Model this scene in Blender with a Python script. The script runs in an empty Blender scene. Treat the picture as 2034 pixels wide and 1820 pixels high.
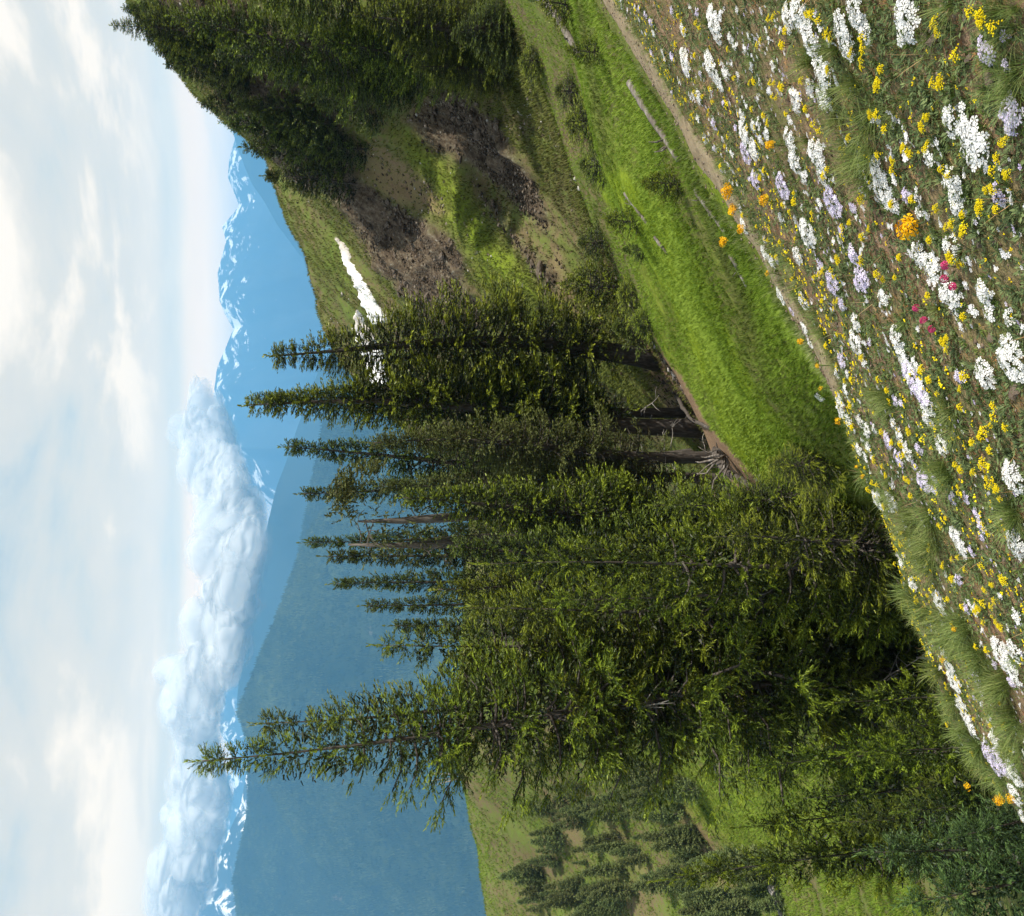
import bpy, math, random
import numpy as np
from mathutils import Vector, Matrix, Quaternion

# ------------------------------------------------------------------ camera
PITCH = math.radians(14.0)
FPX, CU, CV = 887.0, 458.0, 512.0
CP, SP = math.cos(PITCH), math.sin(PITCH)
sc = bpy.context.scene
COL = sc.collection
cam_d = bpy.data.cameras.new('camera')
cam = bpy.data.objects.new('camera', cam_d)
COL.objects.link(cam)
cam_d.sensor_width = 36.0
cam_d.lens = 36.0 * FPX / 1024.0
cam_d.clip_start = 0.05
cam_d.clip_end = 60000.0
# the photograph was taken with the camera turned on its side
cam.matrix_world = Matrix(((0, 1, 0, 0), (-SP, 0, -CP, 0), (-CP, 0, SP, 0), (0, 0, 0, 1)))
sc.camera = cam

# ------------------------------------------------------------------ light
SUN_EL, SUN_AZ = math.radians(57.0), math.radians(106.0)      # azimuth clockwise from +Y (ahead)
SUNDIR = Vector((math.cos(SUN_EL) * math.sin(SUN_AZ), math.cos(SUN_EL) * math.cos(SUN_AZ), math.sin(SUN_EL)))
sun_d = bpy.data.lights.new('sun', 'SUN')
sun_d.energy = 5.0
sun_d.angle = math.radians(0.6)
sun_d.color = (1.0, 0.93, 0.8)
sun = bpy.data.objects.new('sun', sun_d)
COL.objects.link(sun)
sun.rotation_euler = SUNDIR.to_track_quat('Z', 'Y').to_euler()

world = bpy.data.worlds.new('World')
sc.world = world
world.use_nodes = True
WN, WL = world.node_tree.nodes, world.node_tree.links
WN.clear()


def nd(N, typ, **kw):
    n = N.new(typ)
    for k, v in kw.items():
        if k.startswith('i_'):
            n.inputs[k[2:].replace('_', ' ')].default_value = v
        elif k.startswith('n_'):
            n.inputs[int(k[2:])].default_value = v
        else:
            setattr(n, k, v)
    return n


def ramp(N, stops, interp='LINEAR'):
    r = N.new('ShaderNodeValToRGB')
    r.color_ramp.interpolation = interp
    el = r.color_ramp.elements
    while len(el) < len(stops):
        el.new(0.5)
    for e, (p, c) in zip(el, stops):
        e.position = p
        e.color = (c, c, c, 1) if isinstance(c, (int, float)) else (*c, 1)
    return r


def mathn(N, L, op, a, b=None, c=None, clamp=False):
    n = N.new('ShaderNodeMath')
    n.operation = op
    n.use_clamp = clamp
    for i, v in enumerate((a, b, c)):
        if v is None:
            continue
        if isinstance(v, (int, float)):
            n.inputs[i].default_value = v
        else:
            L.new(v, n.inputs[i])
    return n.outputs[0]


def mixc(N, L, fac, a, b, blend='MIX'):
    n = N.new('ShaderNodeMix')
    n.data_type = 'RGBA'
    n.blend_type = blend
    for sock, v in ((n.inputs[0], fac), (n.inputs[6], a), (n.inputs[7], b)):
        if isinstance(v, (int, float)):
            sock.default_value = v
        elif isinstance(v, tuple):
            sock.default_value = (*v, 1)
        else:
            L.new(v, sock)
    return n.outputs[2]


def build_world():
    N, L = WN, WL
    out = N.new('ShaderNodeOutputWorld')
    bg = N.new('ShaderNodeBackground')
    bg.inputs[1].default_value = 0.1
    L.new(bg.outputs[0], out.inputs[0])
    sky = nd(N, 'ShaderNodeTexSky', sky_type='NISHITA', sun_disc=False)
    sky.sun_elevation = SUN_EL
    sky.sun_rotation = SUN_AZ
    sky.altitude = 1800
    tc = N.new('ShaderNodeTexCoord')
    sep = N.new('ShaderNodeSeparateXYZ')
    L.new(tc.outputs['Generated'], sep.inputs[0])
    x, y, z = sep.outputs
    zc = mathn(N, L, 'ADD', mathn(N, L, 'MAXIMUM', z, 0.0), 0.10)
    px, py = mathn(N, L, 'DIVIDE', x, zc), mathn(N, L, 'DIVIDE', y, zc)
    comb = N.new('ShaderNodeCombineXYZ')
    L.new(px, comb.inputs[0]); L.new(mathn(N, L, 'MULTIPLY', py, 0.8), comb.inputs[1])
    comb.inputs[2].default_value = 3.7
    n1 = nd(N, 'ShaderNodeTexNoise', i_Scale=1.05, i_Detail=9.0, i_Roughness=0.53, i_Distortion=0.5)
    L.new(comb.outputs[0], n1.inputs['Vector'])
    n2 = nd(N, 'ShaderNodeTexNoise', i_Scale=2.6, i_Detail=6.0, i_Roughness=0.55)
    L.new(comb.outputs[0], n2.inputs['Vector'])
    f = mathn(N, L, 'ADD', mathn(N, L, 'MULTIPLY', n1.outputs[0], 0.75), mathn(N, L, 'MULTIPLY', n2.outputs[0], 0.25))
    up = ramp(N, [(0.31, (2.9, 3.9, 4.9)), (0.38, (3.9, 4.6, 5.1)), (0.44, (4.45, 4.85, 5.1)), (0.49, (4.8, 5.1, 5.2)), (0.515, (5.5, 5.7, 5.7)), (0.56, (6.7, 6.8, 6.7))])
    L.new(f, up.inputs[0])
    # layered stratus low over the range, wavering with the noise
    n3 = nd(N, 'ShaderNodeTexNoise', i_Scale=2.2, i_Detail=5.0, i_Roughness=0.5)
    cb3 = N.new('ShaderNodeCombineXYZ')
    L.new(x, cb3.inputs[0]); L.new(y, cb3.inputs[1]); L.new(mathn(N, L, 'MULTIPLY', z, 5.0), cb3.inputs[2])
    L.new(cb3.outputs[0], n3.inputs['Vector'])
    el = mathn(N, L, 'ADD', z, mathn(N, L, 'MULTIPLY', mathn(N, L, 'SUBTRACT', n3.outputs[0], 0.5), 0.05))
    low = ramp(N, [(0.0, (8.2, 8.4, 8.2)), (0.07, (9.9, 9.5, 8.4)), (0.086, (9.5, 8.8, 7.5)), (0.096, (8.6, 7.9, 6.8)), (0.107, (7.6, 7.3, 6.6)),
                   (0.116, (5.4, 5.9, 6.0)), (0.126, (4.6, 5.3, 5.8)), (0.138, (5.7, 6.0, 6.1)), (0.16, (6.2, 6.4, 6.5))])
    L.new(el, low.inputs[0])
    lowf = ramp(N, [(0.12, 0.85), (0.17, 0.0)])
    L.new(el, lowf.inputs[0])
    cl = mixc(N, L, lowf.outputs[0], up.outputs[0], low.outputs[0])
    gap = ramp(N, [(0.3, 0.3), (0.42, 0.0)])
    L.new(f, gap.inputs[0])
    col = mixc(N, L, gap.outputs[0], cl, sky.outputs[0])
    # warm gain towards the horizon, painted in to offset the blue haze in front
    ex = mathn(N, L, 'EXPONENT', mathn(N, L, 'MULTIPLY', mathn(N, L, 'MAXIMUM', z, 0.0), -5.0))
    gain = N.new('ShaderNodeCombineColor')
    for i, k in enumerate((1.92, 0.86, -0.2)):
        L.new(mathn(N, L, 'MULTIPLY_ADD', ex, k, 1.0), gain.inputs[i])
    col = mixc(N, L, 1.0, col, gain.outputs[0], 'MULTIPLY')
    L.new(col, bg.inputs[0])


build_world()
vs = sc.view_settings
vs.view_transform = 'Standard'
vs.look = 'None'
vs.exposure = 0.5
vs.gamma = 1.0
vs.use_curve_mapping = False
sc.cycles.use_denoising = True
sc.cycles.max_bounces = 6
sc.cycles.diffuse_bounces = 3
sc.cycles.transmission_bounces = 4
sc.cycles.transparent_max_bounces = 24
sc.cycles.volume_bounces = 2

R = np.random.default_rng(11)
random.seed(4)

# ------------------------------------------------------------------ projection helpers


def px2dir(dx, dy):
    """a point of the photograph (2034 px wide) to a direction with y = 1"""
    V = np.asarray(dx, float) / 1.98633
    U = (1820.0 - np.asarray(dy, float)) / 1.98690
    u, v = (U - CU) / FPX, (CV - V) / FPX
    y = CP + v * SP
    return u / y, (-SP + v * CP) / y


def at(dx, dy, Y):
    a, b = px2dir(dx, dy)
    return np.array((a * Y, Y, b * Y))


def proj(x, y, z):
    d = y * CP - z * SP
    d = np.where(d < 0.05, 0.05, d)
    u, v = x / d, (y * SP + z * CP) / d
    return (CV - v * FPX) * 1.98633, 1820.0 - (u * FPX + CU) * 1.98690


# ------------------------------------------------------------------ noise
def _hash(ix, iy, seed):
    h = (ix.astype(np.int64) * 374761393 + iy.astype(np.int64) * 668265263 + seed * 1442695041) & 0xFFFFFFFF
    h = ((h ^ (h >> 13)) * 1274126177) & 0xFFFFFFFF
    return ((h ^ (h >> 16)) & 0xFFFF) / 65535.0


def vnoise(x, y, seed=0):
    x, y = np.asarray(x, float), np.asarray(y, float)
    ix, iy = np.floor(x), np.floor(y)
    fx, fy = x - ix, y - iy
    fx, fy = fx * fx * (3 - 2 * fx), fy * fy * (3 - 2 * fy)
    a, b = _hash(ix, iy, seed), _hash(ix + 1, iy, seed)
    c, d = _hash(ix, iy + 1, seed), _hash(ix + 1, iy + 1, seed)
    return (a + (b - a) * fx) * (1 - fy) + (c + (d - c) * fx) * fy


def fbm(x, y, seed=0, oct=4, gain=0.5):
    s, a, t = 0.0, 1.0, 0.0
    for o in range(oct):
        s = s + a * (vnoise(x * 2 ** o, y * 2 ** o, seed + o * 17) - 0.5)
        t += a
        a *= gain
    return s / t * 2


# ------------------------------------------------------------------ terrain
H0 = 1.3
CTRL = []
for x, y in [(0, -1.5), (2.5, -1.5), (-2, -1.5), (0, 0.6), (1.5, 0.8), (-1, 1.8), (0, 2.4), (2, 2.4), (3.6, 1.8), (1, 3.8), (3, 4.4),
             (-1.0, 3.4), (-1.75, 3.6), (4.6, 6.3), (0.2, 4.6), (-2.1, 4.6), (-1.4, 4.5), (-0.6, 4.7), (-2.6, 3.6), (-0.1, 5.1), (-1.0, 5.2), (-1.9, 5.3), (2.2, 5.2), (6, 4), (8, 8), (-2.4, 1.8)]:
    CTRL.append((x, y, -H0 + 0.45 * x - 0.45 * y))
PATHPX = [(1130, -110, 9.3), (1210, 20, 8.1), (1290, 150, 7.2), (1400, 330, 6.35), (1500, 490, 5.75), (1570, 620, 5.4), (1640, 760, 5.2)]
for p in PATHPX + [
    (1150, 120, 12), (1280, 300, 9.6), (1240, 400, 12), (1400, 500, 8.6), (1500, 650, 8.0), (1600, 800, 7.6), (1550, 850, 9.2), (1450, 750, 11.5),
    (1350, 600, 13), (1480, 930, 13.5), (1400, 830, 19), (1300, 700, 22), (1450, 980, 17), (1600, 900, 9.5),
    (1000, 180, 26), (1180, 520, 22), (1120, 400, 23.5), (1230, 600, 22.5), (1110, 60, 16),
    (850, 230, 34), (1000, 420, 29.5), (900, 500, 34), (1080, 600, 27.5), (800, 560, 40), (700, 420, 42), (750, 300, 38),
    (600, 380, 47), (638, 560, 51), (663, 650, 54), (700, 750, 58),
    (472, 240, 41), (390, 110, 40), (280, 0, 40), (600, 200, 36), (800, 100, 30), (450, 0, 36), (950, 60, 27),
    (1330, 870, 28), (1150, 1000, 42), (960, 1000, 62), (930, 1150, 70), (920, 1350, 76),
    (912, 1500, 80), (935, 1600, 83), (965, 1750, 86), (972, 1830, 88), (1150, 1650, 70), (1300, 1720, 60), (1250, 1580, 60),
    (1450, 1700, 50), (1550, 1650, 42), (1600, 1600, 38), (1750, 1780, 27),
]:
    CTRL.append(tuple(at(*p)))
CTRL += [(-3.1, 6.6, -7.9), (-1.7, 6.9, -7.4), (-0.3, 7.2, -6.7), (-4.2, 13, -12.2), (-8, 14, -14.2), (-2.0, 11, -9.6), (-4, 4, -5.3), (-6, 8, -10.2),
         (10, 12, -2.6), (15, 22, -2.5), (30, 42, 9), (36, 70, 3), (25, 80, -14), (10, 84, -20), (-10, 95, -26), (-45, 130, -40), (-70, 120, -38),
         (20, 130, -40), (60, 130, -30), (-35, 40, -27), (-20, 20, -20), (-10, 30, -20.5), (-5, 24, -15.8), (60, 40, 12), (-70, 60, -28), (-2, 20, -12.2)]
CTRL = np.array(CTRL)


def _w(x, y):
    q = y + 3.0
    return x / q, np.log(q) * 0.8, q


_cu, _cl, _cq = _w(CTRL[:, 0], CTRL[:, 1])
_cs = CTRL[:, 2] / _cq
_n = len(CTRL)


def _ker(d2):
    return np.sqrt(d2 + 0.0016)


_A = np.zeros((_n + 3, _n + 3))
_A[:_n, :_n] = _ker((_cu[:, None] - _cu) ** 2 + (_cl[:, None] - _cl) ** 2) + np.eye(_n) * -0.004
_A[:_n, _n] = 1; _A[:_n, _n + 1] = _cu; _A[:_n, _n + 2] = _cl
_A[_n:, :_n] = _A[:_n, _n:].T
_W = np.linalg.solve(_A, np.concatenate([_cs, np.zeros(3)]))


def base_z(x, y):
    x, y = np.broadcast_arrays(np.asarray(x, float), np.asarray(y, float))
    sh = x.shape
    u, l, q = _w(x.ravel(), np.maximum(y.ravel(), -2.5))
    o = np.empty(u.size)
    for i in range(0, u.size, 40000):
        s = slice(i, i + 40000)
        K = _ker((u[s, None] - _cu) ** 2 + (l[s, None] - _cl) ** 2)
        o[s] = (K @ _W[:_n] + _W[_n] + _W[_n + 1] * u[s] + _W[_n + 2] * l[s]) * q[s]
    return o.reshape(sh)


def inpoly(px, py, poly):
    r = np.zeros(px.shape, bool)
    n = len(poly)
    for i in range(n):
        x0, y0 = poly[i]
        x1, y1 = poly[(i + 1) % n]
        if y0 == y1:
            continue
        c = ((y0 > py) != (y1 > py)) & (px < (x1 - x0) * (py - y0) / (y1 - y0) + x0)
        r ^= c
    return r


ROCKP = [[(650, 375), (697, 447), (766, 550), (848, 645), (970, 655), (930, 550), (923, 508), (882, 453), (814, 426), (724, 357)],
         [(814, 227), (882, 172), (930, 179), (1013, 275), (1061, 343), (1095, 467), (1068, 440), (1013, 385), (951, 337), (903, 309), (855, 295), (827, 261)],
         [(917, 330), (999, 426), (1102, 550), (1095, 600), (1040, 495), (965, 405)],
         [(270, -60), (470, 235), (600, 380), (650, 375), (724, 350), (690, 250), (740, 180), (600, 100), (450, -40)]]
LUSHP = [[(772, 220), (855, 290), (950, 420), (1040, 530), (1110, 640), (1010, 650), (930, 500), (880, 420), (800, 300)],
         [(1150, 330), (1220, 420), (1330, 600), (1480, 960), (1660, 900), (1560, 720), (1400, 500), (1250, 330)],
         [(1480, 1540), (1640, 1560), (1660, 1700), (1560, 1690)], [(1180, 1500), (1300, 1480), (1600, 1620), (1480, 1700)]]
SOILP = [[(1158, 1570), (1174, 1570), (1292, 1735), (1278, 1745)], [(1345, 1600), (1368, 1600), (1505, 1820), (1475, 1830), (1420, 1740)], [(1090, 1580), (1150, 1600), (1160, 1680), (1110, 1670)], [(697, 261), (780, 300), (862, 370), (896, 430), (814, 420), (724, 350)], [(1100, 480), (1130, 560), (1150, 640), (1110, 640), (1090, 560)],
         [(1270, 660), (1350, 740), (1420, 850), (1540, 990), (1480, 980), (1330, 820), (1270, 720)]]
SNOWP = [[(666, 468), (692, 500), (721, 559), (762, 614), (770, 640), (744, 647), (726, 612), (704, 562), (680, 515)],
         [(708, 618), (722, 640), (745, 665), (760, 700), (770, 765), (748, 770), (724, 715), (706, 660)]]
path3 = np.array([at(*p) for p in PATHPX] + [(0.3, 4.95 + 0.9, 0), (-0.3, 6.6, 0), (-1.3, 8.2, 0)])[:, :2]


def smooth_poly(p, n):
    p = np.asarray(p, float)
    t = np.linspace(0, len(p) - 1.0001, n)
    i = t.astype(int); f = (t - i)[:, None]
    g = lambda k: p[np.clip(k, 0, len(p) - 1)]
    a, b, c, d = g(i - 1), g(i), g(i + 1), g(i + 2)
    return 0.5 * ((2 * b) + (c - a) * f + (2 * a - 5 * b + 4 * c - d) * f ** 2 + (3 * b - a - 3 * c + d) * f ** 3)


PATHC = smooth_poly(path3, 240)


def path_dist(x, y):
    o = np.full(x.shape, 99.0)
    m = (y > 3) & (y < 12) & (x > -4) & (x < 12)
    if m.any():
        P = PATHC[::3]
        o[m] = np.sqrt(((x[m][:, None] - P[:, 0]) ** 2 + (y[m][:, None] - P[:, 1]) ** 2).min(1))
    return o


def masks(x, y, z):
    """rock, lush and soil shares of the ground at places on it"""
    px, py = proj(x, y, z)
    jx = px + 15 * fbm(x * 0.9, y * 0.9, 5, 4, 0.7)
    jy = py + 15 * fbm(x * 0.9, y * 0.9, 6, 4, 0.7)
    far = y > 9
    rock = np.zeros(x.shape); lush = np.zeros(x.shape); soil = np.zeros(x.shape)
    for P in ROCKP:
        rock = np.maximum(rock, inpoly(jx, jy, P) & far)
    for P in LUSHP:
        lush = np.maximum(lush, inpoly(jx, jy, P) & far)
    for P in SOILP:
        soil = np.maximum(soil, inpoly(jx, jy, P) & far)
    return rock, lush, soil


_R1, _R2 = at(760, 250, 38)[:2], at(1050, 610, 27.5)[:2]
_RD = (_R2 - _R1) / np.linalg.norm(_R2 - _R1)


def ribs(x, y):
    """long grassy ribs and runnels that slant down the bank"""
    s = (x - _R1[0]) * -_RD[1] + (y - _R1[1]) * _RD[0]
    t = (x - _R1[0]) * _RD[0] + (y - _R1[1]) * _RD[1]
    return fbm(s * 0.42 + 0.5 * fbm(t * 0.1, s * 0.1, 92, 2), t * 0.045, 91, 5, 0.62)


def ground_z(x, y, detail=True):
    z = base_z(x, y)
    if detail:
        x, y = np.broadcast_arrays(np.asarray(x, float), np.asarray(y, float))
        a = np.clip((y - 3) / 30, 0, 1)
        z = z + 0.05 * (1 - a) * fbm(x * 1.3, y * 1.3, 1, 4) + a * 0.55 * fbm(x * 0.25, y * 0.25, 2, 5)
        z = z + np.clip((y - 21) / 5, 0, 1) * np.clip((x + 3) / 6, 0, 1) * 0.75 * ribs(x, y)
        pd = path_dist(np.atleast_1d(x), np.atleast_1d(y)).reshape(z.shape)
        z = z - 0.05 * np.exp(-(pd / 0.55) ** 2)
    return z


def hit(dx, dy, zoff=0.0):
    """first point of the ground under a point of the photograph"""
    a, b = px2dir(dx, dy)
    Y = 0.6 * 1.012 ** np.arange(460)
    g = ground_z(a * Y, Y) + zoff
    k = np.nonzero(g > b * Y)[0]
    if len(k) == 0:
        return None
    k = k[0]
    if k == 0:
        y = Y[0]
    else:
        d0 = b * Y[k - 1] - g[k - 1]; d1 = b * Y[k] - g[k]
        y = Y[k - 1] + (Y[k] - Y[k - 1]) * d0 / (d0 - d1 + 1e-9)
    return np.array((a * y, y, b * y))


def normal_at(x, y, e=0.15):
    zx = float(ground_z(x + e, y) - ground_z(x - e, y)) / (2 * e)
    zy = float(ground_z(x, y + e) - ground_z(x, y - e)) / (2 * e)
    return Vector((-zx, -zy, 1)).normalized()


# ------------------------------------------------------------------ mesh helpers
def np_mesh(name, verts, faces, mats=None, mat_idx=None, attrs=None, smooth=False):
    """faces: int array (n,3) or (n,4)"""
    me = bpy.data.meshes.new(name)
    verts = np.ascontiguousarray(verts, np.float32)
    faces = np.ascontiguousarray(faces, np.int32)
    n, k = faces.shape
    me.vertices.add(len(verts)); me.vertices.foreach_set('co', verts.ravel())
    me.loops.add(n * k); me.loops.foreach_set('vertex_index', faces.ravel())
    me.polygons.add(n)
    me.polygons.foreach_set('loop_start', np.arange(0, n * k, k, dtype=np.int32))
    if mat_idx is not None:
        me.polygons.foreach_set('material_index', np.ascontiguousarray(mat_idx, np.int32))
    if smooth:
        me.polygons.foreach_set('use_smooth', np.ones(n, bool))
    for an, av in (attrs or {}).items():
        av = np.ascontiguousarray(av, np.float32)
        if av.ndim == 1:
            me.attributes.new(an, 'FLOAT', 'POINT').data.foreach_set('value', av)
        else:
            me.attributes.new(an, 'FLOAT_COLOR', 'POINT').data.foreach_set('color', av.ravel())
    me.update(calc_edges=True)
    for m in (mats or []):
        me.materials.append(m)
    return me


def obj(name, me, parent=None, loc=None, kind=None):
    o = bpy.data.objects.new(name, me)
    COL.objects.link(o)
    if parent is not None:
        o.parent = parent
    if loc is not None:
        o.location = loc
    if kind:
        o['kind'] = kind
    return o


def tag(o, label, cat, group=None):
    o['label'] = label
    o['category'] = cat
    if group:
        o['group'] = group
    return o


def thing(name, label, cat, loc, group=None):
    return tag(obj(name, None, None, loc), label, cat, group)


def dup(root, loc, rot=None, scale=1.0, label=None, group=None):
    r = root.copy(); COL.objects.link(r)
    r.location = loc
    if rot is not None:
        r.rotation_mode = 'QUATERNION'
        r.rotation_quaternion = rot
    r.scale = (scale,) * 3 if isinstance(scale, (int, float)) else scale
    if label:
        r['label'] = label
    if group:
        r['group'] = group
    for ch in root.children:
        c = ch.copy(); COL.objects.link(c); c.parent = r
    return r


class Buf:
    """collects triangles with a tint per vertex"""
    def __init__(self):
        self.v, self.f, self.t, self.m, self.n = [], [], [], [], 0

    def add(self, v, f, t=0.5, m=0):
        v = np.asarray(v, float); f = np.asarray(f, int)
        self.v.append(v); self.f.append(f + self.n)
        self.t.append(np.full(len(v), t) if np.isscalar(t) else np.asarray(t, float))
        self.m.append(np.full(len(f), m))
        self.n += len(v)

    def mesh(self, name, mats, smooth=False):
        return np_mesh(name, np.concatenate(self.v), np.concatenate(self.f), mats, np.concatenate(self.m), {'tint': np.concatenate(self.t)}, smooth)


def basis(d, upv=None, roll=None):
    """per-row orthonormal bases whose first axis is d"""
    d = d / (np.linalg.norm(d, axis=1, keepdims=True) + 1e-9)
    u = np.tile((0.0, 0.0, 1.0), (len(d), 1)) if upv is None else upv
    s = np.cross(u, d)
    bad = np.linalg.norm(s, axis=1) < 1e-3
    s[bad] = np.cross(np.tile((1.0, 0.0, 0.0), (bad.sum(), 1)), d[bad])
    s /= np.linalg.norm(s, axis=1, keepdims=True)
    n = np.cross(d, s)
    if roll is not None:
        c, q = np.cos(roll)[:, None], np.sin(roll)[:, None]
        s, n = s * c + n * q, n * c - s * q
    return np.stack([d, s, n], axis=2)      # columns


def inst(tv, tf, pos, B, scale):
    k = len(tv)
    sc_ = np.asarray(scale, float)
    if sc_.ndim == 1:
        sc_ = sc_[:, None]
    loc = tv[None] * (sc_[:, None, :])
    v = np.einsum('nij,nkj->nki', B, loc) + pos[:, None, :]
    f = tf[None] + (np.arange(len(pos)) * k)[:, None, None]
    return v.reshape(-1, 3), f.reshape(-1, tf.shape[1])


def tube(path, rad, sides=6, cap=True):
    path = np.asarray(path, float)
    n = len(path)
    rad = np.broadcast_to(np.asarray(rad, float), (n,))
    d = np.gradient(path, axis=0)
    B = basis(d, np.tile((0.13, 0.31, 0.94), (n, 1)))
    a = np.arange(sides) * 2 * math.pi / sides
    ring = np.stack([np.zeros(sides), np.cos(a), np.sin(a)], 1)
    v = np.einsum('nij,kj->nki', B, ring) * rad[:, None, None] + path[:, None, :]
    v = v.reshape(-1, 3)
    f = []
    for i in range(n - 1):
        for j in range(sides):
            a0, b0 = i * sides + j, i * sides + (j + 1) % sides
            f += [(a0, b0, b0 + sides), (a0, b0 + sides, a0 + sides)]
    if cap:
        for base, sg in ((0, 1), ((n - 1) * sides, -1)):
            for j in range(1, sides - 1):
                f.append((base, base + j + 1, base + j) if sg > 0 else (base, base + j, base + j + 1))
    return v, np.array(f)


# ------------------------------------------------------------------ materials
def new_mat(name):
    m = bpy.data.materials.new(name)
    m.use_nodes = True
    N, L = m.node_tree.nodes, m.node_tree.links
    b = N['Principled BSDF']
    b.inputs['Roughness'].default_value = 0.8
    b.inputs['Specular IOR Level'].default_value = 0.25
    return m, N, L, b


def leaf_mat(name, dark, mid, light, trans=0.3, rough=0.55, spec=0.25, vary=0.0, inst_=False):
    """colour runs with the mesh's own tint value (on conifers old needles to new growth, plus painted inner shade and lit tips)"""
    m, N, L, b = new_mat(name)
    at_ = nd(N, 'ShaderNodeAttribute', attribute_name='tint', attribute_type='INSTANCER' if inst_ else 'GEOMETRY')
    r = ramp(N, [(0.0, dark), (0.5, mid), (1.0, light)])
    L.new(at_.outputs['Fac'], r.inputs[0])
    c = r.outputs[0]
    if vary:
        oi = N.new('ShaderNodeObjectInfo')
        hs = N.new('ShaderNodeHueSaturation')
        L.new(c, hs.inputs['Color'])
        L.new(mathn(N, L, 'ADD', mathn(N, L, 'MULTIPLY', oi.outputs['Random'], vary * 0.12), 0.5 - vary * 0.06), hs.inputs['Hue'])
        L.new(mathn(N, L, 'ADD', mathn(N, L, 'MULTIPLY', oi.outputs['Random'], vary), 1 - vary / 2), hs.inputs['Value'])
        c = hs.outputs[0]
    L.new(c, b.inputs['Base Color'])
    b.inputs['Roughness'].default_value = rough
    b.inputs['Specular IOR Level'].default_value = spec
    if trans:
        t = N.new('ShaderNodeBsdfTranslucent')
        L.new(c, t.inputs[0])
        mx = N.new('ShaderNodeMixShader')
        mx.inputs[0].default_value = trans
        L.new(b.outputs[0], mx.inputs[1]); L.new(t.outputs[0], mx.inputs[2])
        L.new(mx.outputs[0], N['Material Output'].inputs[0])
    return m


def rough_mat(name, cols, scale=8.0, stretch=(1, 1, 1), bump=0.4, detail=8.0, rough=0.9):
    """mottled wood, bark, stone"""
    m, N, L, b = new_mat(name)
    tc = N.new('ShaderNodeTexCoord')
    mp = N.new('ShaderNodeMapping')
    mp.inputs['Scale'].default_value = stretch
    L.new(tc.outputs['Object'], mp.inputs[0])
    n = nd(N, 'ShaderNodeTexNoise', i_Scale=scale, i_Detail=detail, i_Roughness=0.65)
    L.new(mp.outputs[0], n.inputs['Vector'])
    k = len(cols)
    r = ramp(N, [(0.3 + 0.4 * i / (k - 1), c) for i, c in enumerate(cols)])
    L.new(n.outputs[0], r.inputs[0])
    L.new(r.outputs[0], b.inputs['Base Color'])
    b.inputs['Roughness'].default_value = rough
    bp = nd(N, 'ShaderNodeBump', i_Strength=bump, i_Distance=0.02)
    L.new(n.outputs[0], bp.inputs['Height'])
    L.new(bp.outputs[0], b.inputs['Normal'])
    return m


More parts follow.
